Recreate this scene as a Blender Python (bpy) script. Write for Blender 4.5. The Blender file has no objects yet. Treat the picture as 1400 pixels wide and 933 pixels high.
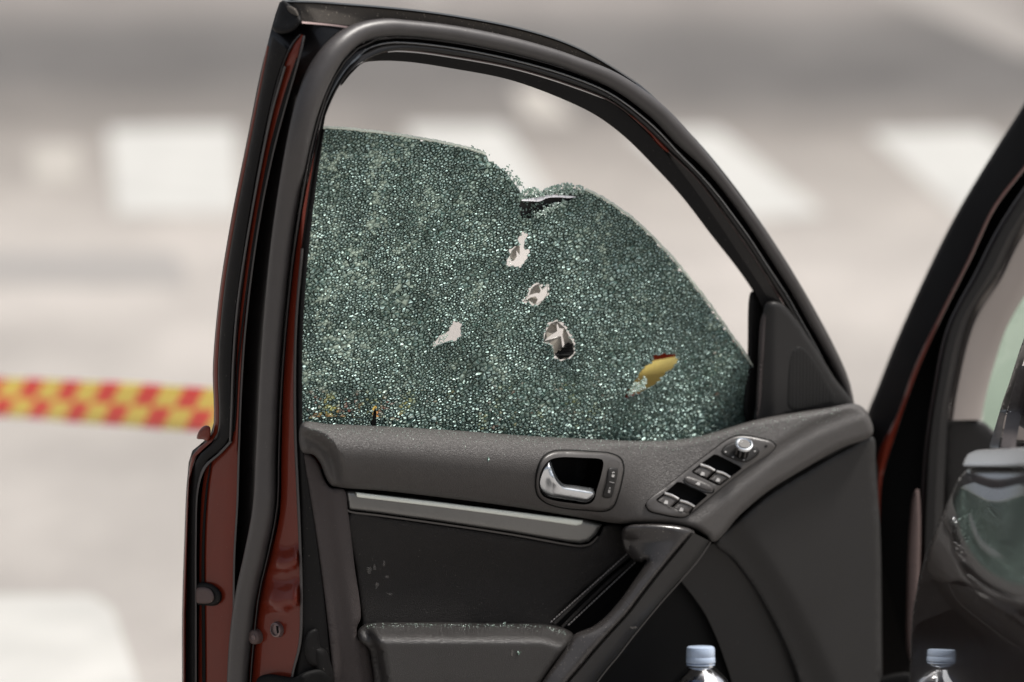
import bpy, math, random
import numpy as np
from mathutils import Vector, geometry, noise
R = math.radians
random.seed(7); rng = np.random.default_rng(7)
SC = bpy.context.scene
COL = SC.collection

# ------------------------------------------------------------ camera, world, sun, exposure
CAM_H = 2.15; F = 5444.0; PITCH = math.atan((466.5 + 550) / F)
cam = bpy.data.objects.new('camera', bpy.data.cameras.new('camera')); COL.objects.link(cam)
cam.location = (0, 0, CAM_H); cam.rotation_euler = (math.pi/2 - PITCH, 0, 0)
cam.data.sensor_width = 36; cam.data.sensor_fit = 'HORIZONTAL'; cam.data.lens = 36*F/1400
cam.data.clip_start = 0.1; cam.data.clip_end = 3000
cam.data.dof.use_dof = True; cam.data.dof.focus_distance = 5.22; cam.data.dof.aperture_fstop = 2.0
cam.data.dof.aperture_blades = 9
SC.camera = cam
SUN_EL, SUN_AZ = 64, 86      # azimuth from +Y clockwise: high on the right, grazing the door trim
w = bpy.data.worlds.new('World'); SC.world = w; w.use_nodes = True
nt = w.node_tree; bg = nt.nodes['Background']
sky = nt.nodes.new('ShaderNodeTexSky'); sky.sky_type = 'NISHITA'; sky.sun_disc = False
sky.sun_elevation = R(SUN_EL); sky.sun_rotation = R(SUN_AZ); sky.dust_density = 4; sky.air_density = 1.0; sky.ozone_density = 1
hs = nt.nodes.new('ShaderNodeHueSaturation'); hs.inputs['Saturation'].default_value = 0.42
nt.links.new(sky.outputs[0], hs.inputs['Color']); nt.links.new(hs.outputs[0], bg.inputs[0])
bg.inputs[1].default_value = 0.10
sd = bpy.data.lights.new('sun', 'SUN'); sd.energy = 3.5; sd.angle = R(9); sd.color = (1, .955, .90)
sun = bpy.data.objects.new('sun', sd); COL.objects.link(sun)
az = R(SUN_AZ); el = R(SUN_EL)
sdir = Vector((math.sin(az)*math.cos(el), math.cos(az)*math.cos(el), math.sin(el)))
sun.rotation_euler = sdir.to_track_quat('Z', 'Y').to_euler()
SC.view_settings.view_transform = 'Standard'; SC.view_settings.look = 'None'
SC.view_settings.exposure = 0.3; SC.view_settings.gamma = 1
SC.cycles.use_denoising = True
SC.cycles.max_bounces = 10; SC.cycles.transparent_max_bounces = 12

# ------------------------------------------------------------ placing: points on the opened door and on the ground
KX = 0.62; YD0 = 5.0; NK = math.hypot(1, KX)
cP, sP = math.cos(PITCH), math.sin(PITCH)
def ray(px, py):
    cx = (np.asarray(px, float)-700)/F; cy = -(np.asarray(py, float)-466.5)/F
    return cx, cP + cy*sP, -sP + cy*cP
X0 = (415-700)/F*YD0
def P(px, py, o=0.0):
    """a point of the door: o metres proud of the door's inner face (towards the open side)"""
    dx, dy, dz = ray(px, py); o = np.asarray(o, float)
    t = (YD0 - KX*X0 - o*NK) / (dy - KX*dx)
    return np.stack([dx*t, dy*t, CAM_H + dz*t], -1)
def Q(px, py, Y):
    """a point at distance Y from the camera (car body)"""
    dx, dy, dz = ray(px, py); t = np.asarray(Y, float)/dy
    return np.stack([dx*t, dy*t, CAM_H + dz*t], -1)
def G(px, py, z=0.0):
    dx, dy, dz = ray(px, py); t = (z-CAM_H)/dz
    return np.stack([dx*t, dy*t, CAM_H + dz*t], -1)

# ------------------------------------------------------------ object helpers
WL = {}
def mk(name, verts, faces, mat, parent=None, smooth=True, sharp=40, origin=None, kind=None, mats=None, midx=None):
    verts = np.asarray(verts, float).reshape(-1, 3)
    c = Vector(origin) if origin is not None else Vector((verts.min(0)+verts.max(0))/2)
    m = bpy.data.meshes.new(name); m.from_pydata([tuple(v) for v in (verts-np.array(c))], [], [tuple(f) for f in faces])
    m.validate(); m.update()
    for mm in (mats or [mat]): m.materials.append(mm)
    if midx is not None and len(midx) == len(m.polygons): m.polygons.foreach_set('material_index', midx)
    if smooth:
        m.polygons.foreach_set('use_smooth', [True]*len(m.polygons))
        if sharp: m.set_sharp_from_angle(angle=R(sharp))
    o = bpy.data.objects.new(name, m); COL.objects.link(o); WL[o] = c
    if parent is not None:
        o.parent = parent; o.location = c - WL[parent]
    else: o.location = c
    if kind: o['kind'] = kind
    return o
def thing(o, label, cat, group=None):
    o['label'] = label; o['category'] = cat
    if group: o['group'] = group
    return o
def empty(name, loc, parent=None):
    o = bpy.data.objects.new(name, None); COL.objects.link(o); o.empty_display_size = .1
    WL[o] = Vector(loc); o.location = Vector(loc) - (WL[parent] if parent else Vector((0, 0, 0)))
    if parent: o.parent = parent
    return o

def spline(pts, n, closed=False, smooth=True):
    p = np.asarray(pts, float)
    if closed: p = np.vstack([p, p[:1]])
    if smooth and len(p) > 2:
        if closed: e = np.vstack([p[-2], p, p[1]])
        else: e = np.vstack([2*p[0]-p[1], p, 2*p[-1]-p[-2]])
        out = []
        for i in range(1, len(e)-2):
            a, b, c, d = e[i-1], e[i], e[i+1], e[i+2]
            def tj(t, u, v): return t + max(np.hypot(*(v-u)[:2]), 1e-6)**.5
            t0 = 0; t1 = tj(t0, a, b); t2 = tj(t1, b, c); t3 = tj(t2, c, d)
            for t in np.linspace(t1, t2, 12, endpoint=False):
                A1 = (t1-t)/(t1-t0)*a + (t-t0)/(t1-t0)*b
                A2 = (t2-t)/(t2-t1)*b + (t-t1)/(t2-t1)*c
                A3 = (t3-t)/(t3-t2)*c + (t-t2)/(t3-t2)*d
                B1 = (t2-t)/(t2-t0)*A1 + (t-t0)/(t2-t0)*A2
                B2 = (t3-t)/(t3-t1)*A2 + (t-t1)/(t3-t1)*A3
                out.append((t2-t)/(t2-t1)*B1 + (t-t1)/(t2-t1)*B2)
        out.append(e[-2]); p = np.array(out)
    d = np.r_[0, np.cumsum(np.hypot(*(np.diff(p[:, :2], axis=0).T)))]
    s = np.linspace(0, d[-1], n+1)[:-1] if closed else np.linspace(0, d[-1], n)
    return np.stack([np.interp(s, d, p[:, k]) for k in range(p.shape[1])], -1)

def grid_faces(nr, nc, closed_c=False, closed_r=False):
    f = []
    for i in range(nr if closed_r else nr-1):
        for j in range(nc if closed_c else nc-1):
            a = i*nc+j; b = i*nc+(j+1) % nc; i2 = (i+1) % nr
            f.append((a, b, i2*nc+(j+1) % nc, i2*nc+j))
    return f

def loft(name, rails, mat, parent, n=70, place=P, sharp=50, close=False, **kw):
    """rails: list of (points, depth); depth a number, a list, or a function of (px, py)"""
    rows = []
    for pts, o in rails:
        pts = np.asarray(pts, float)
        if callable(o): q = spline(pts, n); oo = o(q[:, 0], q[:, 1])
        else:
            oc = np.full(len(pts), o, float) if np.isscalar(o) else np.asarray(o, float)
            q = spline(np.c_[pts, oc], n); oo = q[:, 2]
        rows.append(place(q[:, 0], q[:, 1], oo))
    return mk(name, np.vstack(rows), grid_faces(len(rows), n, closed_r=close), mat, parent, sharp=sharp, **kw)

def tube(name, pts, rad, mat, parent, n=90, seg=12, place=P, o=0.0, flat=1.0, **kw):
    pts = np.asarray(pts, float)
    oc = np.full(len(pts), o, float) if np.isscalar(o) else (o(pts[:, 0], pts[:, 1]) if callable(o) else np.asarray(o, float))
    rc = np.full(len(pts), rad, float) if np.isscalar(rad) else np.asarray(rad, float)
    q = spline(np.c_[pts, oc, rc], n)
    C = place(q[:, 0], q[:, 1], q[:, 2]); r = q[:, 3]
    T = np.gradient(C, axis=0); T /= np.linalg.norm(T, axis=1)[:, None]
    N = np.array([KX/NK, -1/NK, 0.0]); V = []
    for i in range(n):
        b = np.cross(T[i], N); b /= np.linalg.norm(b); nn = np.cross(b, T[i])
        for k in range(seg):
            a = 2*math.pi*k/seg
            V.append(C[i] + r[i]*(math.cos(a)*b + flat*math.sin(a)*nn))
    f = grid_faces(n, seg, closed_c=True)
    f.append(tuple(range(seg))); f.append(tuple(range((n-1)*seg, n*seg))[::-1])
    return mk(name, V, f, mat, parent, **kw)

def segdist(x, y, poly, closed=True):
    p = np.asarray(poly, float); q = np.roll(p, -1, 0) if closed else None
    if not closed: p, q = p[:-1], p[1:]
    x = np.asarray(x, float).ravel(); y = np.asarray(y, float).ravel()
    best = np.full(x.shape, 1e9); bx = x.copy(); by = y.copy()
    for a, b in zip(p, q):
        d = b-a; L = max((d*d).sum(), 1e-9)
        t = np.clip(((x-a[0])*d[0]+(y-a[1])*d[1])/L, 0, 1)
        cx = a[0]+t*d[0]; cy = a[1]+t*d[1]; ds = np.hypot(x-cx, y-cy)
        m = ds < best; best[m] = ds[m]; bx[m] = cx[m]; by[m] = cy[m]
    return best, bx, by
def inside(x, y, poly):
    p = np.asarray(poly, float); x = np.asarray(x, float); y = np.asarray(y, float)
    r = np.zeros(x.shape, bool); n = len(p)
    for i in range(n):
        x1, y1 = p[i]; x2, y2 = p[(i+1) % n]
        if y1 == y2: continue
        c = ((y1 > y) != (y2 > y)) & (x < (x2-x1)*(y-y1)/(y2-y1)+x1)
        r ^= c
    return r
def area(p): return 0.5*sum(p[i][0]*p[(i+1) % len(p)][1]-p[(i+1) % len(p)][0]*p[i][1] for i in range(len(p)))

def pad(name, outline, mat, parent, base=0.0, h=0.004, r=8.0, step=7.0, bstep=4.0, skirt=0.02, smooth_outline=True,
        place=P, extra=None, holes=(), sharp=55, **kw):
    """a moulded panel: traced outline, rounded edge of radius r rising h, real thickness"""
    per = sum(math.dist(outline[i], outline[(i+1) % len(outline)]) for i in range(len(outline)))
    nb = max(12, int(per/bstep))
    B = spline(outline, nb, closed=True, smooth=smooth_outline)
    if not smooth_outline: # keep the corners
        B = []
        for i in range(len(outline)):
            a = np.array(outline[i], float); b = np.array(outline[(i+1) % len(outline)], float)
            k = max(1, int(np.hypot(*(b-a))/bstep))
            for t in range(k): B.append(a+(b-a)*t/k)
        B = np.array(B)
    if area(B) < 0: B = B[::-1]
    nb = len(B)
    T = np.roll(B, -1, 0)-np.roll(B, 1, 0); T /= np.maximum(np.linalg.norm(T, axis=1), 1e-6)[:, None]
    Nn = np.c_[-T[:, 1], T[:, 0]]
    pts = [B]
    for fr in (.08, .25, .5, .8):
        q = B+Nn*r*fr
        d, _, _ = segdist(q[:, 0], q[:, 1], B)
        ok = inside(q[:, 0], q[:, 1], B) & (d > r*fr*.85)
        pts.append(q[ok][::1 if fr < .3 else 2])
    mn, mx = B.min(0), B.max(0)
    gx, gy = np.meshgrid(np.arange(mn[0], mx[0], step), np.arange(mn[1], mx[1], step*.87))
    gx = gx + (np.arange(gx.shape[0]) % 2)[:, None]*step/2
    g = np.c_[gx.ravel(), gy.ravel()]
    d, _, _ = segdist(g[:, 0], g[:, 1], B)
    g = g[inside(g[:, 0], g[:, 1], B) & (d > max(r*.9, step*.5))]
    pts.append(g)
    A = np.vstack(pts)
    edges = [(i, (i+1) % nb) for i in range(nb)]
    Hn = []
    for hp in holes:
        hp = np.asarray(hp, float); s = len(A)
        A = np.vstack([A, hp]); edges += [(s+i, s+(i+1) % len(hp)) for i in range(len(hp))]
    vs, es, fs, ov, _, _ = geometry.delaunay_2d_cdt([Vector(p) for p in A], edges, [list(range(nb))], 1, 1e-4)
    V = np.array([tuple(v) for v in vs])
    cen = np.array([V[list(f)].mean(0) for f in fs])
    keep = np.ones(len(fs), bool)
    for hp in holes: keep &= ~inside(cen[:, 0], cen[:, 1], hp)
    fs = [f for f, k in zip(fs, keep) if k]
    d, _, _ = segdist(V[:, 0], V[:, 1], B)
    t = np.clip(d/r, 0, 1); prof = np.sqrt(np.maximum(0, 1-(1-t)**2))
    bo = base(V[:, 0], V[:, 1]) if callable(base) else base
    o = bo+h*prof
    if extra is not None: o = o+extra(V[:, 0], V[:, 1])
    W = place(V[:, 0], V[:, 1], o)
    # map of the boundary
    idx = []
    for b in B:
        idx.append(int(np.argmin((V[:, 0]-b[0])**2+(V[:, 1]-b[1])**2)))
    sk = place(V[idx, 0], V[idx, 1], (o if np.ndim(o) else np.full(len(V), o))[idx]-skirt)
    n0 = len(W); W = np.vstack([W, sk])
    F_ = [tuple(f) for f in fs]
    for i in range(nb):
        j = (i+1) % nb
        F_.append((idx[i], n0+i, n0+j, idx[j]))
    # make the front faces look at the viewer
    return mk(name, W, F_, mat, parent, sharp=sharp, **kw)

def obj_box(name, a, b, mat, parent=None, **kw):
    a = np.array(a, float); b = np.array(b, float); V = []
    for z in (a[2], b[2]):
        for x, y in ((a[0], a[1]), (b[0], a[1]), (b[0], b[1]), (a[0], b[1])): V.append((x, y, z))
    return mk(name, V, [(0, 3, 2, 1), (4, 5, 6, 7), (0, 1, 5, 4), (1, 2, 6, 5), (2, 3, 7, 6), (3, 0, 4, 7)], mat, parent, smooth=False, **kw)

def lathe(name, prof, center, mat, parent, seg=40, axis=None, **kw):
    """prof: (radius, height) pairs; axis: unit vector (default up)"""
    ax = Vector(axis).normalized() if axis is not None else Vector((0, 0, 1))
    u = ax.orthogonal().normalized(); v = ax.cross(u); c = Vector(center); V = []
    for r_, z in prof:
        for k in range(seg):
            a = 2*math.pi*k/seg; V.append(tuple(c+ax*z+(u*math.cos(a)+v*math.sin(a))*max(r_, 1e-5)))
    return mk(name, V, grid_faces(len(prof), seg, closed_c=True), mat, parent, **kw)

# ------------------------------------------------------------ materials
def mat(name, col, rough=.5, metal=0, spec=.5, coat=0, coat_r=.05, bump=None, var=None, trans=0, ior=1.45, dust=None, alpha=1):
    m = bpy.data.materials.new(name); m.use_nodes = True; n = m.node_tree; b = n.nodes['Principled BSDF']
    b.inputs['Base Color'].default_value = (*col, 1); b.inputs['Roughness'].default_value = rough
    b.inputs['Metallic'].default_value = metal; b.inputs['Specular IOR Level'].default_value = spec
    b.inputs['Coat Weight'].default_value = coat; b.inputs['Coat Roughness'].default_value = coat_r
    b.inputs['Transmission Weight'].default_value = trans; b.inputs['IOR'].default_value = ior
    b.inputs['Alpha'].default_value = alpha
    tc = n.nodes.new('ShaderNodeTexCoord')
    src = None
    if var:   # (scale, amount): uneven tone
        sc_, am = var
        nz = n.nodes.new('ShaderNodeTexNoise'); nz.inputs['Scale'].default_value = sc_; nz.inputs['Detail'].default_value = 6
        n.links.new(tc.outputs['Object'], nz.inputs['Vector'])
        mx = n.nodes.new('ShaderNodeMix'); mx.data_type = 'RGBA'
        mx.inputs['A'].default_value = (*[c*(1-am) for c in col], 1); mx.inputs['B'].default_value = (*[min(1, c*(1+am)) for c in col], 1)
        n.links.new(nz.outputs['Fac'], mx.inputs['Factor']); src = mx.outputs['Result']
        mr = n.nodes.new('ShaderNodeMapRange'); mr.inputs['To Min'].default_value = max(.02, rough*(1-.25)); mr.inputs['To Max'].default_value = min(1, rough*1.25)
        n.links.new(nz.outputs['Fac'], mr.inputs['Value']); n.links.new(mr.outputs['Result'], b.inputs['Roughness'])
    if dust:  # (scale, threshold, colour): fine settled dust and specks
        sc_, th, dc = dust
        nz = n.nodes.new('ShaderNodeTexNoise'); nz.inputs['Scale'].default_value = sc_; nz.inputs['Detail'].default_value = 2
        n.links.new(tc.outputs['Object'], nz.inputs['Vector'])
        rp = n.nodes.new('ShaderNodeMapRange'); rp.inputs['From Min'].default_value = th; rp.inputs['From Max'].default_value = th+.04
        n.links.new(nz.outputs['Fac'], rp.inputs['Value'])
        mx = n.nodes.new('ShaderNodeMix'); mx.data_type = 'RGBA'
        if src: n.links.new(src, mx.inputs['A'])
        else: mx.inputs['A'].default_value = (*col, 1)
        mx.inputs['B'].default_value = (*dc, 1); n.links.new(rp.outputs['Result'], mx.inputs['Factor']); src = mx.outputs['Result']
    if src: n.links.new(src, b.inputs['Base Color'])
    if bump:  # list of (type, scale, strength, distance)
        prev = None
        for ty, sc_, st, di in bump:
            if ty == 'leather':
                v = n.nodes.new('ShaderNodeTexVoronoi'); v.feature = 'DISTANCE_TO_EDGE'; v.inputs['Scale'].default_value = sc_
                nz = n.nodes.new('ShaderNodeTexNoise'); nz.inputs['Scale'].default_value = sc_*.8
                ad = n.nodes.new('ShaderNodeMixRGB'); ad.inputs[0].default_value = .004
                n.links.new(tc.outputs['Object'], nz.inputs['Vector']); n.links.new(tc.outputs['Object'], ad.inputs[1]); n.links.new(nz.outputs['Color'], ad.inputs[2])
                n.links.new(ad.outputs[0], v.inputs['Vector'])
                mr = n.nodes.new('ShaderNodeMapRange'); mr.inputs['From Max'].default_value = .25
                n.links.new(v.outputs['Distance'], mr.inputs['Value']); hout = mr.outputs['Result']
            else:
                nz = n.nodes.new('ShaderNodeTexNoise'); nz.inputs['Scale'].default_value = sc_; nz.inputs['Detail'].default_value = 4
                n.links.new(tc.outputs['Object'], nz.inputs['Vector']); hout = nz.outputs['Fac']
            bp = n.nodes.new('ShaderNodeBump'); bp.inputs['Strength'].default_value = st; bp.inputs['Distance'].default_value = di
            n.links.new(hout, bp.inputs['Height'])
            if prev: n.links.new(prev.outputs[0], bp.inputs['Normal'])
            prev = bp
        n.links.new(prev.outputs[0], b.inputs['Normal'])
        if coat: n.links.new(prev.outputs[0], b.inputs['Coat Normal'])
    return m
GR = ('leather', 420, .55, .0007)
DUSTC = (.22, .2, .18)
M = {}
M['paint'] = mat('red_brown_paint', (.135, .017, .007), .42, coat=.45, coat_r=.05, spec=.2, var=(30, .12), dust=(420, .74, (.2, .12, .1)))
M['black_paint'] = mat('black_gloss_paint', (.006, .005, .005), .3, spec=.4, coat=.25, coat_r=.08, var=(25, .2), dust=(500, .74, DUSTC))
M['ext_paint'] = mat('reflection_darkened_paint', (.016, .008, .006), .3, coat=1, coat_r=.015, spec=.5, var=(25, .15))  # the car's paint with its dark reflections put into the colour
M['ext_paint'].node_tree.nodes['Principled BSDF'].inputs['Coat IOR'].default_value = 3.2
M['rubber'] = mat('black_rubber', (.008, .0075, .0075), .6, spec=.22, var=(60, .3), dust=(600, .73, DUSTC))
M['seal'] = mat('grey_flocked_seal', (.050, .045, .044), .43, spec=.75, var=(45, .2), bump=[('n', 900, .25, .0004), ('n', 60, .15, .002)], dust=(500, .76, DUSTC))
M['dusty'] = mat('dusty_rubber_strip', (.065, .056, .047), .75, var=(70, .35), bump=[('n', 500, .5, .0005)], dust=(380, .66, (.26, .23, .19)))
M['leather'] = mat('grey_brown_grained_plastic', (.074, .069, .066), .43, spec=.52, var=(9, .12), bump=[GR, ('n', 12, .08, .003)], dust=(420, .80, DUSTC))
M['taupe'] = mat('taupe_grained_plastic', (.066, .055, .053), .55, spec=.35, var=(9, .1), bump=[GR], dust=(520, .75, DUSTC))
M['insert'] = mat('black_leather', (.020, .018, .017), .5, spec=.28, var=(12, .25), bump=[('leather', 420, .7, .0007), ('n', 9, .2, .006)], dust=(430, .735, DUSTC))
M['armrest'] = mat('soft_armrest_leather', (.027, .025, .024), .33, spec=.65, var=(12, .2), bump=[('leather', 470, .5, .0005), ('n', 14, .15, .004)], dust=(430, .78, DUSTC))
M['handle_plastic'] = mat('smooth_dark_plastic', (.034, .031, .030), .27, spec=.7, var=(20, .2), bump=[('n', 700, .12, .0003)], dust=(450, .70, DUSTC))
M['dark_plastic'] = mat('matt_black_plastic', (.023, .022, .0215), .48, spec=.35, var=(10, .15), bump=[('n', 900, .2, .0003)], dust=(500, .755, DUSTC))
M['pocket'] = mat('pocket_black_plastic', (.007, .0067, .0067), .7, spec=.12, var=(10, .15))
M['bezel'] = mat('satin_grey_plastic', (.070, .065, .062), .36, spec=.6, var=(40, .1), dust=(700, .75, DUSTC))
M['silver'] = mat('satin_silver', (.20, .20, .195), .36, metal=.75, spec=.5, var=(25, .1), bump=[('n', 800, .05, .0003)])
M['silver_lip'] = mat('bright_silver', (.86, .90, .83), .35, metal=.1, spec=.5)
M['chrome'] = mat('satin_chrome', (.72, .75, .78), .27, metal=1)
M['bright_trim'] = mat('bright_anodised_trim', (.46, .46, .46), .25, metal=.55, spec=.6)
M['chrome_soft'] = mat('window_switch_chrome', (.62, .61, .6), .3, metal=.9)
M['switch'] = mat('switch_plastic', (.06, .055, .053), .4)
M['gap'] = mat('shadow_gap_rubber', (.004, .004, .004), .7, spec=.2)
M['print'] = mat('white_print', (.42, .41, .4), .5)
M['stitch'] = mat('grey_thread', (.30, .28, .27), .7)
M['stop'] = mat('taupe_rubber', (.095, .065, .06), .6, var=(60, .15), dust=(400, .7, DUSTC))
M['steel'] = mat('dull_steel', (.2, .15, .145), .45, metal=.6)
M['beige'] = mat('beige_pillar_trim', (.35, .31, .285), .6, var=(8, .06), bump=[('n', 600, .15, .0004)])
M['cap'] = mat('pale_blue_cap', (.50, .60, .75), .35, spec=.5, trans=.15)
M['film'] = mat('torn_glass_film', (.27, .245, .205), .35, spec=.4, var=(60, .15))

def glass_mat(name, tint, dark, lite, clear=.25, k0=.62, k1=.86):
    m = bpy.data.materials.new(name); m.use_nodes = True; n = m.node_tree
    for x in list(n.nodes): n.nodes.remove(x)
    out = n.nodes.new('ShaderNodeOutputMaterial')
    at = n.nodes.new('ShaderNodeAttribute'); at.attribute_name = 'flash'   # per facet: how strongly the crack behind it mirrors
    ac = n.nodes.new('ShaderNodeAttribute'); ac.attribute_name = 'cell'    # per granule: how clear it is
    pr = n.nodes.new('ShaderNodeBsdfPrincipled'); pr.inputs['Roughness'].default_value = .42; pr.inputs['Specular IOR Level'].default_value = .35
    mx = n.nodes.new('ShaderNodeMix'); mx.data_type = 'RGBA'; mx.inputs['A'].default_value = (*dark, 1); mx.inputs['B'].default_value = (*lite, 1)
    n.links.new(ac.outputs['Fac'], mx.inputs['Factor']); n.links.new(mx.outputs['Result'], pr.inputs['Base Color'])
    gl = n.nodes.new('ShaderNodeBsdfGlossy'); gl.inputs['Color'].default_value = (*tint, 1); gl.inputs['Roughness'].default_value = .6
    mr = n.nodes.new('ShaderNodeMapRange'); mr.inputs['From Min'].default_value = k0; mr.inputs['From Max'].default_value = k1; mr.inputs['To Max'].default_value = .95
    n.links.new(at.outputs['Fac'], mr.inputs['Value'])
    m1 = n.nodes.new('ShaderNodeMixShader'); n.links.new(mr.outputs['Result'], m1.inputs[0]); n.links.new(pr.outputs[0], m1.inputs[1]); n.links.new(gl.outputs[0], m1.inputs[2])
    rf = n.nodes.new('ShaderNodeBsdfTransparent'); rf.inputs['Color'].default_value = (.62, .78, .68, 1)
    mc = n.nodes.new('ShaderNodeMapRange'); mc.inputs['From Min'].default_value = .55; mc.inputs['From Max'].default_value = 1.0; mc.inputs['To Max'].default_value = clear
    n.links.new(ac.outputs['Fac'], mc.inputs['Value'])
    m2 = n.nodes.new('ShaderNodeMixShader'); n.links.new(mc.outputs['Result'], m2.inputs[0]); n.links.new(m1.outputs[0], m2.inputs[1]); n.links.new(rf.outputs[0], m2.inputs[2])
    n.links.new(m2.outputs[0], out.inputs['Surface'])
    return m
M['crazed'] = glass_mat('crazed_green_glass', (.50, .65, .61), (.060, .086, .071), (.30, .385, .31), clear=.65, k0=.28, k1=.75)
M['crumb'] = glass_mat('pale_glass_crumbs', (.92, 1, .95), (.26, .36, .30), (.62, .74, .66), clear=.6)
M['glass_edge'] = mat('ground_glass_edge', (.72, .78, .66), .35, spec=.5, var=(300, .3))

def clear_glass(name, tint, refl=.10, rough=.02):
    m = bpy.data.materials.new(name); m.use_nodes = True; n = m.node_tree
    for x in list(n.nodes): n.nodes.remove(x)
    out = n.nodes.new('ShaderNodeOutputMaterial'); t = n.nodes.new('ShaderNodeBsdfTransparent'); t.inputs[0].default_value = (*tint, 1)
    g = n.nodes.new('ShaderNodeBsdfGlossy'); g.inputs['Roughness'].default_value = rough
    lw = n.nodes.new('ShaderNodeFresnel'); lw.inputs[0].default_value = 1.5
    ad = n.nodes.new('ShaderNodeMath'); ad.operation = 'ADD'; ad.inputs[1].default_value = refl; ad.use_clamp = True
    n.links.new(lw.outputs[0], ad.inputs[0])
    mx = n.nodes.new('ShaderNodeMixShader'); n.links.new(ad.outputs[0], mx.inputs[0]); n.links.new(t.outputs[0], mx.inputs[1]); n.links.new(g.outputs[0], mx.inputs[2])
    n.links.new(mx.outputs[0], out.inputs['Surface']); return m
M['windscreen'] = clear_glass('green_tinted_glass', (.55, .72, .62), .06)
M['bottle'] = clear_glass('blue_clear_plastic', (.50, .64, .86), .04, .06)

# ------------------------------------------------------------ the ground
def road_material():
    m = bpy.data.materials.new('worn_pale_asphalt'); m.use_nodes = True; n = m.node_tree; b = n.nodes['Principled BSDF']
    g = n.nodes.new('ShaderNodeNewGeometry'); sp = n.nodes.new('ShaderNodeSeparateXYZ'); n.links.new(g.outputs['Position'], sp.inputs[0])
    nz = n.nodes.new('ShaderNodeTexNoise'); nz.inputs['Scale'].default_value = .35; nz.inputs['Detail'].default_value = 5
    mp = n.nodes.new('ShaderNodeMapping'); mp.inputs['Scale'].default_value = (.6, 1.3, 1)
    n.links.new(g.outputs['Position'], mp.inputs[0]); n.links.new(mp.outputs[0], nz.inputs['Vector'])
    # distance bands: pale worn crossing, darker band beyond it
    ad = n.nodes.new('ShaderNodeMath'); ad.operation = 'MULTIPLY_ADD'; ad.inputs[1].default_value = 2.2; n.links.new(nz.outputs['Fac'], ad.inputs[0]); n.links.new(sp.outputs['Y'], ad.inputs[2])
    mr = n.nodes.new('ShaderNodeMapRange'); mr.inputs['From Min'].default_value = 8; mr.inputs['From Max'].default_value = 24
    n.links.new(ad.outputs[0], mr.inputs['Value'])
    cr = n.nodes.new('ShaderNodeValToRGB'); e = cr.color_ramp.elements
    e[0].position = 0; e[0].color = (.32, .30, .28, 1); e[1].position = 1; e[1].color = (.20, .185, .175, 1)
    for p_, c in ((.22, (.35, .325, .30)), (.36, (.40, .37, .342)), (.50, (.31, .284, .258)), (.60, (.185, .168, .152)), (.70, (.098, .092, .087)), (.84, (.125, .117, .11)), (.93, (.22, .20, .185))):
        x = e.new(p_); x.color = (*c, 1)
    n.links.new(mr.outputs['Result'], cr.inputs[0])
    n3 = n.nodes.new('ShaderNodeTexNoise'); n3.inputs['Scale'].default_value = 1.6; n3.inputs['Detail'].default_value = 7; n3.inputs['Roughness'].default_value = .62
    mp3 = n.nodes.new('ShaderNodeMapping'); mp3.inputs['Scale'].default_value = (1.0, .45, 1); n.links.new(g.outputs['Position'], mp3.inputs[0]); n.links.new(mp3.outputs[0], n3.inputs['Vector'])
    mr3 = n.nodes.new('ShaderNodeMapRange'); mr3.inputs['From Min'].default_value = .32; mr3.inputs['From Max'].default_value = .68; mr3.inputs['To Min'].default_value = .80; mr3.inputs['To Max'].default_value = 1.14
    n.links.new(n3.outputs['Fac'], mr3.inputs['Value'])
    mm3 = n.nodes.new('ShaderNodeMix'); mm3.data_type = 'RGBA'; mm3.blend_type = 'MULTIPLY'; mm3.inputs['Factor'].default_value = 1
    n.links.new(cr.outputs[0], mm3.inputs['A']); n.links.new(mr3.outputs['Result'], mm3.inputs['B'])
    n2 = n.nodes.new('ShaderNodeTexNoise'); n2.inputs['Scale'].default_value = 90; n2.inputs['Detail'].default_value = 4; n.links.new(g.outputs['Position'], n2.inputs['Vector'])
    m2 = n.nodes.new('ShaderNodeMix'); m2.data_type = 'RGBA'; m2.blend_type = 'OVERLAY'; m2.inputs['Factor'].default_value = .35
    n.links.new(mm3.outputs['Result'], m2.inputs['A']); n.links.new(n2.outputs['Fac'], m2.inputs['B']); n.links.new(m2.outputs['Result'], b.inputs['Base Color'])
    b.inputs['Roughness'].default_value = .85
    bp = n.nodes.new('ShaderNodeBump'); bp.inputs['Distance'].default_value = .004; n.links.new(n2.outputs['Fac'], bp.inputs['Height']); n.links.new(bp.outputs[0], b.inputs['Normal'])
    return m
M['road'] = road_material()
def paint_mark(name, c):
    return mat(name, c, .7, var=(3.5, .28), bump=[('n', 120, .4, .003)])
M['mark'] = paint_mark('white_road_paint', (.46, .455, .43)); M['mark_worn'] = paint_mark('worn_road_paint', (.38, .355, .32)); M['mark_faint'] = paint_mark('faded_road_paint', (.27, .25, .23))
S = 900
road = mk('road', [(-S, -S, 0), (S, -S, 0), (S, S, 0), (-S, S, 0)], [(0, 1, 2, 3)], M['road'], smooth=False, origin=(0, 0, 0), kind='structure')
def marking(name, q, m_):
    q = spline(q, 40, closed=True, smooth=False)
    top = G(q[:, 0], q[:, 1], .004); n = len(top); low = top.copy(); low[:, 2] = .0008
    return mk(name, np.vstack([top, low]), [tuple(range(n))]+[(i, n+i, n+(i+1) % n, (i+1) % n) for i in range(n)], m_, road, smooth=False)
for q in ([(148, 176), (322, 172), (328, 292), (158, 292)], [(555, 172), (688, 172), (760, 275), (590, 275)],
          [(858, 182), (980, 177), (1128, 292), (1000, 300)], [(1188, 181), (1345, 177), (1490, 300), (1318, 298)]):
    marking('crossing_stripe', q, M['mark'])
marking('stop_line', [(-420, 812), (148, 814), (215, 1010), (-480, 1010)], M['mark'])
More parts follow.
